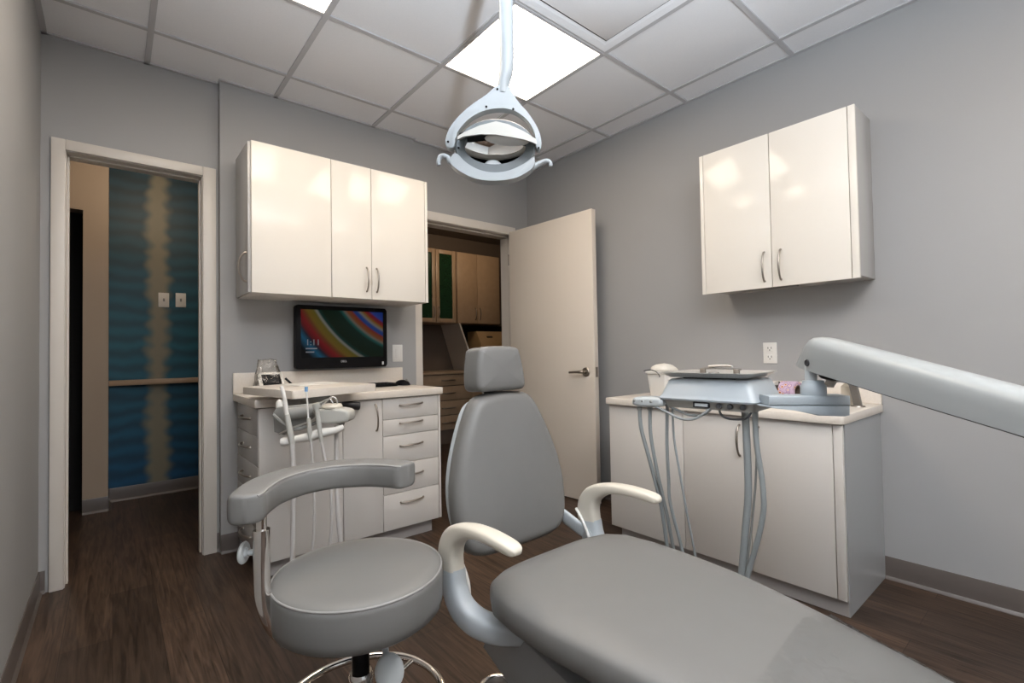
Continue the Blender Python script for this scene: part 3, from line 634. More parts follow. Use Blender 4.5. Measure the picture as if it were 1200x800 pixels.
# backrest
TILT = .15
def bfr(u, v, w):  # u across, v up from z=.48, w back
    return Vector((AX+.015+u, 1.165+v*TILT+w, .478+v-w*TILT*.6))
o_r = [(0, -.018), (.125, -.015), (.182, .002), (.210, .038), (.223, .10), (.224, .17), (.212, .24), (.190, .31), (.160, .38), (.130, .435), (.10, .461), (.055, .470), (0, .473)]
outl = o_r+[(-u, v) for u, v in reversed(o_r[1:-1])]
bk = obj('backrest', B().pillow(crom(outl, 3), .085, .034, bfr, dome=.012), 'vinyl', t, 60)
obj('back_shell', B().pillow(crom([(u*.9, .02+v*.92) for u, v in outl], 3), .035, .012, lambda u, v, w: bfr(u, v, w+.085)), 'plastic_b', bk)
b = B(); b.box(AX-.03, AX+.03, 1.305, 1.318, .86, 1.02, .004); obj('headrest_bar', b, 'chrome', bk)
hr = [(0, 0), (.07, .0), (.092, .005), (.099, .025), (.096, .07), (.087, .118), (.079, .138), (.05, .146), (0, .147)]
ho = hr+[(-u, v) for u, v in reversed(hr[1:-1])]
obj('headrest', B().pillow(crom(ho, 3), .10, .020, lambda u, v, w: Vector((AX-.004+u, 1.225+v*.10+w, .953+v-w*.05)), dome=.006), 'vinyl', t, 60)
def sweep(path, dims, n=20, ex=.6, side=(1, 0, 0), sub=6):
    b = B(); P = crom(path, sub, False); D = crom([(d[0], d[1], 0) for d in dims], sub, False); rings = []; sd = Vector(side)
    for i, p in enumerate(P):
        tt = (P[min(i+1, len(P)-1)]-P[max(i-1, 0)]).normalized(); s_ = (sd-tt*sd.dot(tt)).normalized(); nn = tt.cross(s_)
        rings.append([p+s_*D[i].x*math.copysign(abs(math.cos(2*PI*k/n))**ex, math.cos(2*PI*k/n))+nn*D[i].y*math.copysign(abs(math.sin(2*PI*k/n))**ex, math.sin(2*PI*k/n)) for k in range(n)])
    return b.loft(rings)
for sx in (-1, 1):
    X = AX+sx*.281; dx = sx
    ap = [(X, 1.125, .497), (X, 1.125, .545), (X, 1.098, .590), (X, 1.035, .620), (X, .96, .630), (X, .885, .628), (X, .853, .624), (X, .842, .621)]
    ad = [(.025, .042), (.025, .039), (.025, .029), (.025, .018), (.025, .015), (.024, .014), (.020, .012), (.010, .005)]
    arm = obj('armrest', sweep(ap, ad), 'cream', t, 60)
    sp = [(X, 1.122, .496), (X, 1.11, .45), (X-dx*.005, 1.075, .402), (X-dx*.03, 1.02, .374), (X-dx*.09, .97, .358), (X-dx*.17, .95, .350)]
    sd_ = [(.025, .041), (.026, .039), (.028, .036), (.029, .033), (.030, .030), (.030, .028)]
    obj('armrest_support', sweep(sp, sd_, side=(1, .08, 0)), 'plastic_b', t, 60)
    b = B(); b.lathe([(0, 0), (.022, 0), (.024, .003), (.018, .006), (.009, .007), (0, .008)], (X-sx*.024, 1.115, .45), (-sx, 0, 0)); obj('pivot_cap', b, 'plastic', t)
    b = B(); b.tube([(X-sx*.022, 1.165, .528), (X-sx*.033, 1.13, .505), (X-sx*.036, 1.10, .46), (X-sx*.034, 1.09, .42)], .005, 8); obj('trim_strip', b, 'white', t)
obj('seat_frame', B().box(AX-.16, AX+.16, .25, 1.0, .345, .395, .012), 'darkmetal', t)
for sx in (-1, 1): obj('back_link', sweep([(AX+sx*.262, 1.12, .455), (AX+sx*.245, 1.15, .475), (AX+sx*.215, 1.20, .515), (AX+sx*.185, 1.235, .56)], [(.008, .022), (.008, .024), (.008, .024), (.008, .02)]), 'plastic_b', t, 60)
yz = lambda u, v, w: Vector((w, u, v))
obj('lift_arm', B().prism([(1.12, .25), (1.06, .335), (.93, .348), (.30, .24), (.25, .06), (.62, .05)], (AX-.19, AX+.19), yz, .012), 'lift', t)
obj('base_plate', B().prism(rrect(AX-.22, AX+.22, .05, .92, .06), (.001, .055), xyz, .012), 'plastic_d', t)
# clear toe cover
b = B(); gx, gy = 16, 22; grid = []
for j in range(gy+1):
    row = []
    for i in range(gx+1):
        f = i/gx*2-1; yb = .395-.012*f*f+.012*math.sin(f*7)
        y = yb-(yb+.30)*j/gy; hw = lerp_tab(y, 1)
        a = PI/2*(1-f*.88); ca, sa = math.cos(a), math.sin(a)
        x = hw*math.copysign(abs(ca)**.5, ca); z = z_top(y)-.053+.053*abs(sa)**.42
        wr = .0035+.004*max(0, noise.noise((x*9, y*9, 2)))+(.016*max(0, noise.noise((f*5, 3, 1)))*max(0, 1-j/2.5))
        row.append(b.bm.verts.new((AX+x*1.004, y, z+wr)))
    grid.append(row)
for j in range(gy):
    for i in range(gx): b.bm.faces.new((grid[j][i], grid[j][i+1], grid[j+1][i+1], grid[j+1][i]))
tag(obj('toe_cover', b, 'clear', None, 60), 'clear plastic sheet over the foot end of the dental chair', 'plastic cover')
t = thing('foot_control', 'round chrome-rimmed foot pedal on the floor beside the dental chair', 'foot pedal', (.905, 1.235, 0))
obj('pedal_base', B().lathe([(0, .002), (.046, .002), (.05, .012), (.044, .034), (0, .040)], (.925, 1.215, 0)), 'darkmetal', t)
obj('chrome_rim', B().tube([(.925+.048*math.cos(2*PI*k/40), 1.215+.048*math.sin(2*PI*k/40), .034) for k in range(41)], .008, 8, smooth=False), 'chrome', t, 60)

# ------------------------------------------------------------------ dental lamp
L0 = Vector((.943, 1.21, 1.750)); S = .00275/4.706
Lp = lambda u, v, w=0.: L0+R_h*u+Vector((0, 0, v))+F_h*w
def zpx(pts): return [((x/4.706+500-578)*.00275, -(y/4.706+60-170)*.00275) for x, y in pts]
t = thing('dental_lamp', 'pale grey dental operating lamp with mirror head hanging over the chair', 'dental lamp', L0)
n1 = zpx([(445, -390), (447, -100), (446, 40), (440, 120), (425, 190), (420, 240)])
obj('lamp_post', B().tube([Lp(u, v, .0) for u, v in n1], [.0235, .0235, .0235, .0225, .0185, .017], 20, 6), 'lampp', t)
obj('lamp_arm', B().tube([Lp(n1[0][0], n1[0][1]-.01), Lp(n1[0][0], n1[0][1]+.06), (.98, 1.10, 2.43), (.98, .9, 2.44), (.98, .30, 2.44)], .022, 16, 6), 'lampp', t)
obj('ceiling_mount', B().lathe([(0, ZC-2.40-.002), (.11, ZC-2.40-.002), (.11, ZC-2.40-.03), (.035, ZC-2.40-.05), (.03, 0), (0, 0)], (.98, .30, 2.40)), 'lampp', t)
yo = zpx([(388, 205), (330, 255), (245, 312), (170, 380), (125, 440), (104, 500), (106, 535), (128, 545), (152, 535), (160, 480), (195, 425), (250, 375), (320, 342), (400, 330), (475, 342), (540, 385), (580, 440), (598, 500), (600, 552), (616, 562), (628, 545), (624, 490), (600, 425), (555, 355), (505, 295), (462, 225), (455, 208), (420, 200)])
obj('yoke', B().prism([v[:2] for v in crom(yo, 4)], (-.014, .016), Lp, .005), 'lampp', t, 50)
b = B()
for x, y in ((392, 226), (330, 322), (477, 338), (118, 512), (612, 555), (175, 547)):
    (u, v), = zpx([(x, y)]); b.lathe([(0, 0), (.0036, 0), (.0036, .002), (0, .002)], Lp(u, v, -.014), -F_h, 10)
obj('screws', b, 'black', t)
# reflector head : rim ring, concave mirror, hood, crescent with handles
ctr = zpx([(375, 545)])[0]
def ell(a, bb_, w, n=48, cz=0., du=0.): return [Lp(ctr[0]+du+a*math.cos(2*PI*k/n), ctr[1]+cz+bb_*math.sin(2*PI*k/n), w) for k in range(n)]
b = B(); R_ = [b.ring(r) for r in (ell(.124, .090, -.012), ell(.130, .097, 0.), ell(.128, .095, .03), ell(.118, .085, .035), ell(.100, .062, .02, cz=.006), ell(.099, .061, -.012, cz=.006))]
for q in range(6): b.bridge(R_[q], R_[(q+1) % 6])
obj('reflector_rim', b, 'rim', t, 50)
b = B(); rr = []
for k in range(9):
    f = 1-k/8.5; rr.append([p-F_h*((p.z-L0.z-ctr[1])*.06) for p in ell(.115*f+.002, .078*f+.002, .028+.045*(1-f*f), cz=.0)])
b.loft(rr, cap=False); b.cap(b.bm.verts[-48:]); obj('reflector_mirror', b, 'mirror', t, 60)
# hood over the mirror: a shallow roof with a black strip for the shaded gap and a pale inner shield below it
ht = zpx([(180, 462), (215, 440), (300, 405), (385, 385), (450, 402), (530, 440), (592, 482), (596, 500)]); hb_ = zpx([(180, 478), (215, 462), (300, 452), (385, 456), (450, 468), (530, 484), (575, 500), (596, 512)])
b = B(); A = []
for w_, f in ((-.075, 0), (-.02, .55), (.025, 1)):
    A.append([Lp(p[0], p[1]-(1-f)*.040, w_) for p in ht])
Vt = [b.ring(a) for a in A]; Vb = [b.ring([Lp(p[0], p[1]-(1-f)*.040, w_) for p in hb_]) for w_, f in ((-.075, 0), (.025, 1))]
for a, c in ((Vt[0], Vt[1]), (Vt[1], Vt[2]), (Vt[2], Vb[1]), (Vb[1], Vb[0]), (Vb[0], Vt[0])):
    for i in range(len(a)-1): b.bm.faces.new((a[i], a[i+1], c[i+1], c[i]))
b.cap([Vt[0][0], Vt[1][0], Vt[2][0], Vb[1][0], Vb[0][0]]); b.cap([Vt[0][-1], Vt[1][-1], Vt[2][-1], Vb[1][-1], Vb[0][-1]])
obj('hood', b, 'hood', t, 35)
obj('hood_gap_shade', B().prism(zpx([(185, 490), (230, 476), (330, 470), (450, 484), (560, 508), (575, 516), (560, 522), (450, 500), (330, 484), (230, 492)]), (-.045, .02), Lp, 0), 'black', t)
b = B(); el = zpx([(440, 512)])[0]
b.ball(Lp(el[0], el[1], -.02), 1, (.072, .03, .014), RH @ Matrix.Rotation(.10, 3, 'Y')); obj('inner_shield', b, 'white', t, 60)
obj('bulb_socket', B().pillow(crom(zpx([(315, 690), (312, 630), (345, 606), (385, 610), (415, 640), (425, 695), (370, 720)]), 4), .03, .010, lambda u, v, w: Lp(u, v, w-.008)), 'plastic_b', t)
cr_ = zpx([(150, 588), (172, 592), (220, 640), (290, 680), (370, 695), (450, 685), (530, 650), (582, 612), (588, 622), (585, 662), (540, 700), (470, 730), (370, 740), (270, 728), (190, 690), (140, 650), (128, 625)])
obj('crescent', B().prism([v[:2] for v in crom(cr_, 4)], (-.03, .012), Lp, .005), 'lampp', t, 50)
obj('handle', B().tube([Lp(u, v, -.012) for u, v in zpx([(160, 640), (130, 622), (118, 600), (92, 588), (70, 598), (64, 628), (68, 640)])], [.012, .010, .0085, .008, .0075, .007, .006], 12), 'lampp', t)
obj('handle', B().tube([Lp(u, v, -.012) for u, v in zpx([(560, 668), (590, 652), (625, 634), (655, 626), (674, 636), (676, 655)])], [.012, .010, .008, .0075, .007, .006], 12), 'lampp', t)

# ------------------------------------------------------------------ ceiling lights, vent
def ceiling_light(i, j, label):
    x0, y1 = GX+G*i, GY-G*j; x1, y0 = x0+G, y1-G
    t = thing('ceiling_light', label, 'ceiling light', ((x0+x1)/2, (y0+y1)/2, ZC), 0, 'square ceiling light panels')
    b = B(); f = .016
    b.box(x0+.0, x0+f, y0, y1, ZC-.0085, ZC+.002); b.box(x1-f, x1, y0, y1, ZC-.0085, ZC+.002); b.box(x0+f, x1-f, y0, y0+f, ZC-.0085, ZC+.002); b.box(x0+f, x1-f, y1-f, y1, ZC-.0085, ZC+.002)
    obj('frame', b, 'grid', t)
    obj('diffuser', B().box(x0+f, x1-f, y0+f, y1-f, ZC-.0045, ZC+.001), 'lens', t)
ceiling_light(2, 1, 'lit square ceiling light panel directly behind the dental lamp post')
ceiling_light(0, 1, 'lit square ceiling light panel cut off by the top left edge')
x0, y1 = GX+G*2, GY-G*2; x1, y0 = x0+G, y1-G
t = thing('ceiling_vent', 'square white plaque air diffuser in the ceiling beside the light panel', 'vent', ((x0+x1)/2, (y0+y1)/2, ZC))
fr_ = lambda u, v, w: Vector((u, v, w))
b = B(); A = [b.ring([(x0+.014+d, y0+.014+d, z), (x1-.014-d, y0+.014+d, z), (x1-.014-d, y1-.014-d, z), (x0+.014+d, y1-.014-d, z)]) for d, z in ((0, ZC-.003), (.0, ZC-.009), (.035, ZC-.006), (.062, ZC+.001))]
for a, c in zip(A, A[1:]): b.bridge(a, c)
obj('frame', b, 'tile', t, 0)
obj('plaque', B().box(x0+.08, x1-.08, y0+.08, y1-.08, ZC-.012, ZC-.004, .003), 'tile', t)
b = B(); b.box(x0+.068, x1-.068, y0+.068, y1-.068, ZC-.003, ZC+.0015); obj('shadow_gap', b, 'socket', t, 0)

# ------------------------------------------------------------------ right wall cabinet
rx, ry0, ry1, rz0, rz1 = 2.531, .639, 1.375, 1.382, 2.157
t = thing('wall_cabinet', 'glossy white two-door wall cabinet on the right wall', 'cabinet', (2.65, 1.0, rz0))
obj('cabinet_body', B().box(rx+.02, XR, ry0+.001, ry1-.03, rz0+.012, rz1, .002), 'cabside_shade', t)
obj('filler_strip', B().box(rx, rx+.02, ry0, ry0+.028, rz0, rz1, .0015), 'gloss', t, 30)
obj('filler_strip', B().box(rx, rx+.02, ry1-.02, ry1, rz0, rz1, .0015), 'gloss', t, 30)
for y0, y1, hy in ((ry0+.031, 1.003, .963), (1.007, ry1-.023, 1.04)):
    d = obj('door', B().box(rx, rx+.02, y0, y1, rz0, rz1, .0015), 'gloss', t, 30)
    obj('handle', arc_handle((rx, hy, 1.415), (rx, hy, 1.562), (-.028, 0, 0)), 'handle', d)
obj('towel_slot', B().box(2.60, 2.66, .93, 1.20, rz0+.006, rz0+.0125), 'socket', t)
obj('bottom_vent', B().box(2.60, 2.64, .80, .86, rz0+.006, rz0+.0125), 'carcass', t)

# right base cabinet
qx, qy0, qy1, qz0, qz1 = 2.224, .640, 1.800, .072, .768
t = thing('base_cabinet', 'white three-door base cabinet along the right wall', 'cabinet', (2.5, 1.2, 0))
obj('cabinet_body', B().box(qx+.019, XR-.003, qy0+.002, qy1, qz0, qz1), 'carcass', t)
obj('end_panel', B().box(qx+.03, XR-.001, qy0-.002, qy0+.002, 0.001, qz1), 'endp_shade', t)
obj('toe_kick', B().box(qx+.03, XR-.003, qy0+.003, qy1-.05, .001, qz0), 'toe', t)
obj('filler_strip', B().box(qx, qx+.019, qy0-.002, qy0+.030, qz0, qz1-.003, .0015), 'cab', t, 30)
for y0, y1, hy in ((1.334, qy1, None), (1.004, 1.330, 1.045), (qy0+.033, 1.0, .960)):
    d = obj('door', B().box(qx, qx+.019, y0, y1, qz0, qz1-.003, .0015), 'cab', t, 30)
    if hy: obj('handle', arc_handle((qx, hy, .585), (qx, hy, .725), (-.030, 0, 0)), 'handle', d)
t = thing('countertop', 'cream laminate worktop with backsplash along the right wall', 'countertop', (2.5, 1.2, .77))
obj('worktop', B().prism([p for p in rrect(qx-.02, XR+.3, qy0-.012, qy1+.3, .03) if p[0] < XR-.05 and p[1] < qy1-.05]+[(XR, qy0-.012), (XR, qy1+.008), (qx-.02, qy1+.008)] if False else
    [(XR, qy0-.012), (XR, qy1+.008), (qx-.02, qy1+.008), (qx-.02, qy0+.018), (qx-.0165, qy0+.006), (qx-.010, qy0-.003), (qx+.0, qy0-.010), (qx+.01, qy0-.012)], (.769, .806), xyz, .004), 'counter', t, 30)
obj('backsplash', B().box(XR-.019, XR, qy0-.012, qy1+.008, .806, .900, .003), 'counter', t, 30)

# outlet on the right wall
t = thing('wall_outlet', 'white duplex power outlet on the grey wall above the right counter', 'outlet', (XR, 1.12, 1.05))
obj('cover_plate', B().box(XR-.006, XR, 1.085, 1.157, .994, 1.108, .002), 'white', t, 30)
for z in (1.027, 1.075):
    f = obj('socket_face', B().box(XR-.0085, XR-.006, 1.104, 1.138, z-.015, z+.015, .002), 'white', t)
    b = B(); b.box(XR-.0092, XR-.0084, 1.111, 1.114, z-.002, z+.009); b.box(XR-.0092, XR-.0084, 1.128, 1.131, z-.002, z+.009); b.cyl((XR-.0092, 1.121, z-.008), (XR-.0084, 1.121, z-.008), .003)
    obj('slots', b, 'socket', f)

# white tub with a cloth
tc_ = Vector((2.38, 1.535, .807))
t = thing('white_tub', 'tapered white plastic tub at the far end of the right counter', 'tub', tc_)
def sq(hw, z, ex=.35, n=32): return [(tc_.x+hw*math.copysign(abs(math.cos(2*PI*k/n))**ex, math.cos(2*PI*k/n)), tc_.y+hw*math.copysign(abs(math.sin(2*PI*k/n))**ex, math.sin(2*PI*k/n)), tc_.z+z) for k in range(n)]
b = B(); b.loft([sq(.056, 0), sq(.058, .002), sq(.072, .138), sq(.080, .140), sq(.081, .150), sq(.074, .152), sq(.068, .143), sq(.054, .01)]); obj('bucket', b, 'white', t, 40)
b = B(); rg = []
for k in range(8):
    f = k/7; hw = .066*math.sqrt(max(.002, 1-f*f)); rg.append([(x+.008*noise.noise((x*30, y*30, f*4)), y+.008*noise.noise((y*30, x*30, f*3)), z+.007*noise.noise((x*25, y*25, 7))) for x, y, z in sq(hw, .150+.045*f, .6)])
b.loft(rg); tag(obj('white_towel', b, 'cloth', None, 70), 'bunched white towel heaped in the white tub', 'towel')
# faucet
fx, fy = 2.60, .70
t = thing('faucet', 'flat brushed-steel faucet at the near end of the right counter', 'faucet', (fx, fy, .806))
b = B(); W_ = .016
b.loft([[(fx+a*.012, fy+d+s_*W_*.9, z) for a, s_ in ((-1, -1), (1, -1), (1, 1), (-1, 1))] for d, z in ((-.02, .807), (-.012, .86), (-.004, .90), (.012, .925), (.03, .938))]); obj('faucet_body', b, 'dsteel', t, 30)
b = B(); b.loft([[(fx-d, fy+.03+a*.02+d*.1, z+s_*.006) for a, s_ in ((-1, -1), (1, -1), (1, 1), (-1, 1))] for d, z in ((-.015, .936), (.06, .935), (.13, .925), (.16, .905))]); obj('spout', b, 'dsteel', t, 30)
obj('base_flange', B().lathe([(0, 0), (.028, 0), (.026, .005), (0, .006)], (fx, fy-.02, .8062)), 'handle', t)
b = B(); b.obox((fx-.02, fy+.05, .951), (.05, .035, .012), Matrix.Rotation(.3, 3, 'Y'), .004); obj('lever', b, 'cream', t)
tag(obj('soap_bottle', B().lathe([(0, 0), (.026, 0), (.028, .01), (.026, .085), (.012, .10), (.012, .125), (0, .126)], (2.66, .735, .8065)), 'cream'), 'small cream bottle tucked behind the steel faucet', 'bottle')
# sticker rolls lying on their sides
def roll(x, y, r, wd, m, label):
    t = thing('sticker_roll', label, 'sticker roll', (x, y, .807), 0, 'sticker rolls on the right counter')
    ax = Vector((-.15, -1, 0)).normalized(); c = Vector((x, y, .807+r))
    b = B(); b.lathe([(r*.62, 0), (r, 0), (r, wd), (r*.62, wd), (r*.62, 0)], c-ax*wd/2, ax, 40, False); obj('stickers', b, m, t)
    b = B(); b.lathe([(r*.55, -.001), (r*.62, -.001), (r*.62, wd+.001), (r*.55, wd+.001), (r*.55, -.001)], c-ax*wd/2, ax, 40, False); obj('core', b, 'tan_dark', t)
roll(2.665, .985, .050, .075, 'sticker', 'pink and purple printed sticker roll lying beside the faucet')
M['check'] = mat('black_white_print', (.05, .05, .05), .4)
_nt = M['check'].node_tree; _t = _nt.nodes.new('ShaderNodeTexChecker'); _t.inputs['Scale'].default_value = 26; _t.inputs['Color1'].default_value = (.02, .02, .02, 1); _t.inputs['Color2'].default_value = (.7, .68, .65, 1)
_c = _nt.nodes.new('ShaderNodeTexCoord'); _nt.links.new(_c.outputs['Object'], _t.inputs['Vector']); _nt.links.new(_t.outputs['Color'], _nt.nodes['Principled BSDF'].inputs['Base Color'])
roll(2.685, 1.085, .048, .07, 'check', 'black and white printed sticker roll behind the delivery tray')

# ------------------------------------------------------------------ delivery unit
xh = Vector((.0872, -.9962, 0)).normalized(); yh = Vector((.9962, .0872, 0)).normalized()
D0 = Vector((1.540, .680, .886))   # front right lower corner
DU = lambda u, v, w=0.: D0+xh*u+yh*w+Vector((0, 0, v))     # u<0 to the left, w away
RD = Matrix((xh, yh, (0, 0, 1))).transposed()
t = thing('delivery_unit', 'grey instrument delivery head on a long jointed arm, right of the dental chair', 'dental unit', (1.54, .84, .92))
def slab_ring(u0, u1, w0, w1, z, r=.02, n=5):
    return [DU(p[0], z, p[1]) for p in rrect(u0, u1, w0, w1, r, n)]
HWd, HD = .318, .25
b = B(); b.loft([slab_ring(-HWd+.02, -.004, .012, HD-.01, -.012), slab_ring(-HWd+.012, .0, .008, HD, .0), slab_ring(-HWd+.008, .004, .002, HD, .018)]); obj('underside', b, 'under', t, 30)
b = B(); b.loft([slab_ring(-HWd, .012, -.010, HD+.005, .016), slab_ring(-HWd-.002, .014, -.012, HD+.006, .022), slab_ring(-HWd+.006, .008, -.004, HD, .034), slab_ring(-HWd+.026, -.010, .010, HD-.012, .082), slab_ring(-HWd+.034, -.018, .018, HD-.02, .089)]); obj('head_shell', b, 'head', t, 35)
M['lcd'] = mat('display_window', (.02, .022, .03), .2, noise_amt=.05)
b = B(); b.obox(DU(-.165, .004, .0035), (.055, .012, .018), RD, .002); d = obj('display', b, 'lcd', t); obj('display_strip', B().obox(DU(-.163, .004, -.003), (.044, .002, .010), RD), 'plastic_b', d)
for u in (-.105, -.07, -.03): obj('knob', B().lathe([(0, 0), (.009, 0), (.008, .012), (0, .013)], DU(u, .004, .006), -yh, 14), 'darkmetal', t)
obj('tray_post', B().box(0, 0, 0, 0, 0, 0) if False else B().obox(DU(-.16, .0915, .11), (.18, .12, .006), RD, .002), 'darkmetal', t)
# handpiece holder at the left
b = B(); b.pillow(crom([(-.425, -.010), (-.42, .014), (-.38, .020), (-.33, .020), (-.305, .016), (-.303, -.006), (-.33, -.016), (-.39, -.018)], 4), .065, .012, lambda u, v, w: DU(u, v, w-.01)); hb = obj('handpiece_holder', b, 'plastic', t)
b = B()
for u, w in ((-.405, .012), (-.372, .03)): b.cyl(DU(u, -.032, w), DU(u, -.008, w), .0095)
for u in (-.413, -.38, -.345): b.ball(DU(u, .006, -.009), .006)
obj('hose_collar', b, 'plastic_d', hb)
def hose(P, r, m='hose'):
    P = list(P)
    if P[-1][1] < -.5: u_, v_, w_ = P[-1]; P += [(u_, -.78, w_-.02), (u_, -.855, w_-.10), (u_+.01, -.886+r+.002, w_-.22)]
    obj('hose', B().tube([DU(*p) for p in P], r, 10, 6), m, t)
hose([(-.405, -.03, .012), (-.405, -.10, .02), (-.39, -.20, .04), (-.375, -.32, .07), (-.365, -.42, .09), (-.36, -.62, .12)], .0075)
hose([(-.372, -.03, .03), (-.372, -.12, .03), (-.362, -.25, .05), (-.355, -.36, .08), (-.345, -.46, .10), (-.335, -.64, .13)], .0068)
hose([(-.318, .0, .06), (-.318, -.15, .05), (-.320, -.28, .06), (-.320, -.38, .07), (-.29, -.60, .11)], .0062)
hose([(-.283, .0, .03), (-.28, -.12, .03), (-.266, -.25, .04), (-.255, -.38, .06), (-.24, -.60, .1)], .0042)
hose([(-.045, .0, .06), (-.042, -.12, .06), (-.045, -.28, .07), (-.062, -.42, .08), (-.09, -.66, .09)], .0115)
hose([(-.012, .005, .05), (-.008, -.12, .05), (.004, -.26, .06), (-.008, -.38, .07), (-.08, -.64, .09)], .0085)
hose([(-.020, .0, .10), (-.025, -.2, .09), (-.04, -.36, .09), (-.08, -.64, .1)], .0035, 'plastic_d')
hose([(-.36, -.004, .0), (-.31, -.022, .0), (-.24, -.048, .0), (-.19, -.045, .0), (-.15, -.02, .0), (-.14, -.004, .01)], .0045)
hose([(-.31, -.004, .02), (-.265, -.02, .02), (-.215, -.036, .02), (-.165, -.03, .02), (-.135, -.006, .02)], .004)
hose([(-.115, -.002, .02), (-.105, -.028, .02), (-.08, -.038, .02), (-.04, -.036, .02), (-.02, -.026, .02), (-.012, -.004, .03)], .0035, 'darkmetal')
# bracket, pivot post and long arm
BR0 = Vector((1.545, .645, -.008)); BR1 = Vector((1.702, .478, -.008)); bd = (BR1-BR0).normalized(); bn = Vector((-bd.y, bd.x, 0))
brf = lambda u, v, w: BR0+bd*u+bn*w+Vector((0, 0, v))
bl = (BR1-BR0).length
obj('bracket', B().prism([(.0, .940), (bl, .940), (bl, .912), (.0, .912)], (-.03, .045), brf, .004), 'bracket', t, 30)
obj('bracket_cover', B().prism([(-.02, .911), (bl-.001, .911), (bl-.002, .882), (bl-.015, .879), (bl-.09, .881), (bl-.155, .900), (.01, .904)], (-.028, .043), brf, .003), 'bracket', t, 30)
pp = BR0+bd*(bl-.085)+bn*.008
obj('pivot', B().lathe([(0, .938), (.034, .938), (.035, .944), (.035, .968), (.030, .974), (.028, .984), (.0, .985)], pp), 'bracket', t)
obj('pivot_neck', B().lathe([(0, .98), (.0165, .98), (.016, 1.03), (.015, 1.05), (0, 1.05)], pp-bd*.006), 'plastic', t)
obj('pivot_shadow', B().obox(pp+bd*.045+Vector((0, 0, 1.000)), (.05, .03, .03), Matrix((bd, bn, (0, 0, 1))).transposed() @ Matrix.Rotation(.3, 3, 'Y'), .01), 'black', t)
A0 = Vector((1.674, .534, 1.060)); A1 = Vector((1.2845, .0805, .9575)); ad_ = A1-A0; al = ad_.length; ad_.normalize()
as_ = Vector((ad_.y, -ad_.x, 0)).normalized(); au = as_.cross(ad_); au = au if au.z > 0 else -au
def arm_ring(d, hu, hd, hw, shear=0.):
    o = []
    for a, c in ((-1, -1), (-.98, -.2), (-.95, .45), (-.82, .80), (-.55, .97), (0, 1.02), (.55, .97), (.82, .80), (.95, .45), (.98, -.2), (1, -1), (.5, -1), (-.5, -1)):
        o.append(A0+ad_*(d+shear*c)+as_*hw*a+au*(hu*c if c > 0 else hd*c))
    return o
b = B(); b.loft([arm_ring(-.033, .030, .040, .030, .026), arm_ring(-.026, .043, .046, .040, .024), arm_ring(-.008, .050, .050, .046, .016), arm_ring(.04, .051, .050, .048, .006), arm_ring(al*.5, .045, .044, .046), arm_ring(al, .037, .037, .040), arm_ring(al+.20, .034, .034, .038)])
arm = obj('arm', b, 'armp', t, 50)
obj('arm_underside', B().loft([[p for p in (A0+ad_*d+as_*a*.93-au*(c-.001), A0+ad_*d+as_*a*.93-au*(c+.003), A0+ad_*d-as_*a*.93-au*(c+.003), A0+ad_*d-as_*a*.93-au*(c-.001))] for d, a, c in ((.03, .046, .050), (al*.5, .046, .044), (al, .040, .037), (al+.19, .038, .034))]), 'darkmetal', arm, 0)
sp_ = A0+ad_*.022-au*.026; sdn = as_ if as_.dot(Vector((0, 0, 1.077))-A0) > 0 else -as_
b = B(); b.lathe([(0, 0), (.0105, 0), (.0105, .003), (.0085, .004), (.0080, .002), (0, .002)], sp_+sdn*.0475, sdn, 24); sc = obj('pivot_screw', b, 'darkmetal', arm)
K = A0+ad_*(al+.20)
obj('arm_knuckle', B().lathe([(0, -.09), (.05, -.09), (.055, -.08), (.055, .06), (.05, .07), (0, .07)], K), 'plastic_b', t)
obj('rear_arm', B().tube([K+Vector((0, 0, -.05)), Vector((1.75, -.42, K.z-.05)), Vector((XR-.03, -.42, K.z-.05))], .035, 16, 5), 'plastic', t)
obj('wall_bracket', B().box(XR-.03, XR-.001, -.50, -.34, K.z-.17, K.z+.07, .008), 'plastic_b', t)

# stainless tray and what lies on it
TU0, TU1, TW0, TW1, TZ = -.310, .004, -.015, .255, .095
t = thing('instrument_tray', 'flat stainless steel tray on top of the delivery head', 'tray', DU(-.16, TZ, .1))
b = B(); b.loft([slab_ring(TU0+.025, TU1-.025, TW0+.025, TW1-.025, TZ, .015), slab_ring(TU0+.006, TU1-.006, TW0+.006, TW1-.006, TZ+.014, .02), slab_ring(TU0, TU1, TW0, TW1, TZ+.0155, .022), slab_ring(TU0, TU1, TW0, TW1, TZ+.0175, .022), slab_ring(TU0+.007, TU1-.007, TW0+.007, TW1-.007, TZ+.016, .02), slab_ring(TU0+.026, TU1-.026, TW0+.026, TW1-.026, TZ+.002, .015)])
obj('tray_pan', b, 'steel', t, 40)
t = thing('handpiece_cradle', 'low chrome instrument cradle with square end clamps on the steel tray', 'instrument', DU(-.15, TZ+.003, .12), 0, None)
b = B()
b.tube([DU(-.235, TZ+.024, .16), DU(-.20, TZ+.027, .16), DU(-.13, TZ+.027, .165), DU(-.09, TZ+.024, .165)], .0035, 8)
obj('crossbar', b, 'dsteel', t)
for u in (-.225, -.105):
    obj('end_clamp', B().obox(DU(u, TZ+.0135, .16), (.02, .014, .022), RD, .003), 'handle', t)
b = B(); b.lathe([(0, 0), (.016, 0), (.019, .010), (.0175, .012), (.015, .003), (0, .002)], DU(-.165, TZ+.0025, .11)); obj('dappen_dish', b, 'dsteel', t)
t = thing('dental_handpiece', 'slim chrome handpiece lying across the cradle on the steel tray', 'instrument', DU(-.13, TZ+.04, .14))
b = B(); b.tube([DU(-.20, TZ+.034, .145), DU(-.17, TZ+.036, .165), DU(-.14, TZ+.035, .18), DU(-.13, TZ+.031, .185)], [.004, .005, .004, .004], 12); obj('barrel', b, 'handle', t)
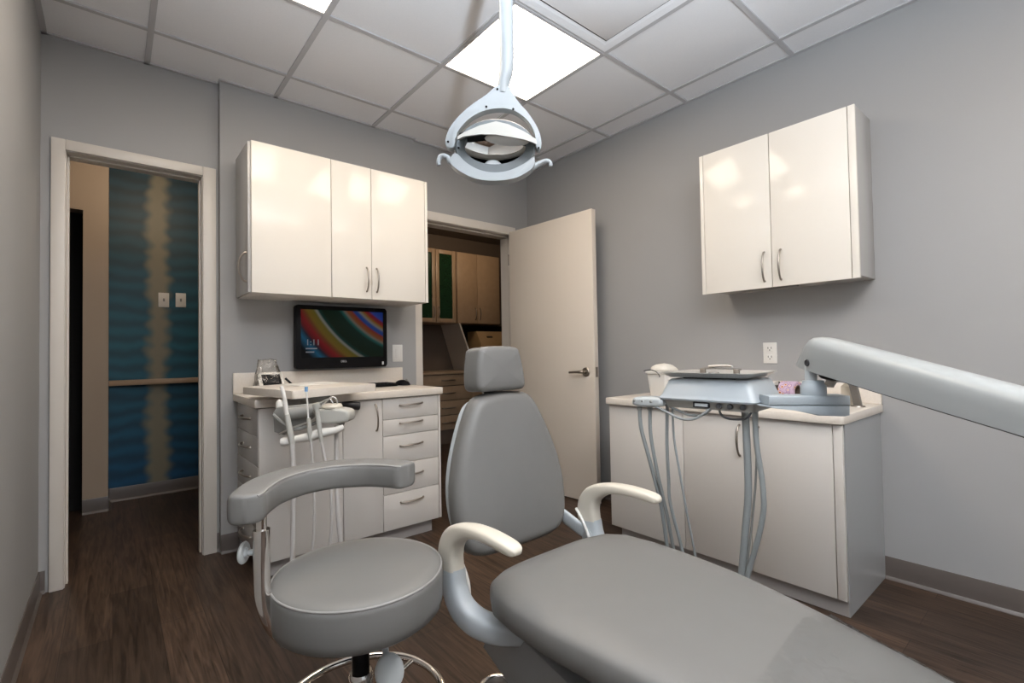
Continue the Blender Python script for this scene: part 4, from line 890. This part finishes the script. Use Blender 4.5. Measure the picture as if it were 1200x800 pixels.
b = B(); b.cyl(DU(-.13, TZ+.024, .185), DU(-.13, TZ+.036, .185), .0045); obj('turbine_head', b, 'steel', t)
tag(obj('bib_chain', B().tube([DU(-.405, TZ+.018, .05), DU(-.375, TZ+.023, .045), DU(-.345, TZ+.017, .03), DU(-.322, TZ+.006, .012), DU(-.318, TZ-.002, .008)], .0018, 6), 'darkmetal'), 'thin dark wire curling off the left edge of the steel tray', 'wire')

# ------------------------------------------------------------------ light, camera, world
def area(name, loc, rot, sx, sy, power, col):
    l = bpy.data.lights.new(name, 'AREA'); l.shape = 'RECTANGLE'; l.size = sx; l.size_y = sy; l.energy = power; l.color = col
    o = bpy.data.objects.new(name, l); C.objects.link(o); o.location = loc; o.rotation_euler = rot; return o
area('cool_rear_fill', (1.2, YF+.05, .95), (math.radians(90), 0, 0), 2.6, 1.5, 4.5, (.70, .85, 1.))  # unseen cool fill light added behind the camera, no window modelled
area('ceiling_lamp_rear', (1.45, -.35, ZC-.02), (0, 0, 0), .9, .9, 18, (1, .85, .69))
area('ceiling_lamp_rear', (.44, -.35, ZC-.02), (0, 0, 0), .9, .9, 15, (1, .85, .69))
sp = bpy.data.lights.new('bounce_flash', 'SPOT'); sp.energy = 740; sp.color = (.78, .89, 1.); sp.spot_size = math.radians(125); sp.spot_blend = 1.; sp.shadow_soft_size = .05
o = bpy.data.objects.new('bounce_flash', sp); C.objects.link(o); o.location = (.15, -.45, 1.45); o.rotation_euler = (math.radians(180-18), 0, math.radians(-40))
def pnt(name, loc, e, col, r=.15):
    l = bpy.data.lights.new(name, 'POINT'); l.energy = e; l.color = col; l.shadow_soft_size = r
    o = bpy.data.objects.new(name, l); C.objects.link(o); o.location = loc
pnt('hall_lamp', (.25, 3.75, 2.42), 13, (1, .83, .64))
pnt('storeroom_lamp', (3.2, 4.1, 2.4), 15, (1, .76, .52))
w = bpy.data.worlds.new('room_world'); bpy.context.scene.world = w; w.use_nodes = True
w.node_tree.nodes['Background'].inputs[0].default_value = (.9, .95, 1, 1); w.node_tree.nodes['Background'].inputs[1].default_value = .02

cam = bpy.data.cameras.new('camera'); co = bpy.data.objects.new('camera', cam); C.objects.link(co)
yaw, pitch, rl = math.radians(39.7232), math.radians(1.3022), math.radians(-.9543)
F = Vector((math.sin(yaw)*math.cos(pitch), math.cos(yaw)*math.cos(pitch), math.sin(pitch))); R0 = Vector((math.cos(yaw), -math.sin(yaw), 0)); U0 = R0.cross(F)
Rv = R0*math.cos(rl)+U0*math.sin(rl); Uv = -R0*math.sin(rl)+U0*math.cos(rl)
mw = Matrix((Rv, Uv, -F)).transposed().to_4x4(); mw.translation = Vector((0, 0, 1.0774)); co.matrix_world = mw
cam.sensor_width = 36; cam.lens = 562.5912*36/1200; cam.clip_start = .02
sc = bpy.context.scene; sc.camera = co
sc.view_settings.view_transform = 'Standard'; sc.view_settings.look = 'None'; sc.view_settings.exposure = 0; sc.view_settings.gamma = 1
sc.cycles.max_bounces = 8; sc.cycles.use_denoising = True; sc.cycles.sample_clamp_indirect = 6
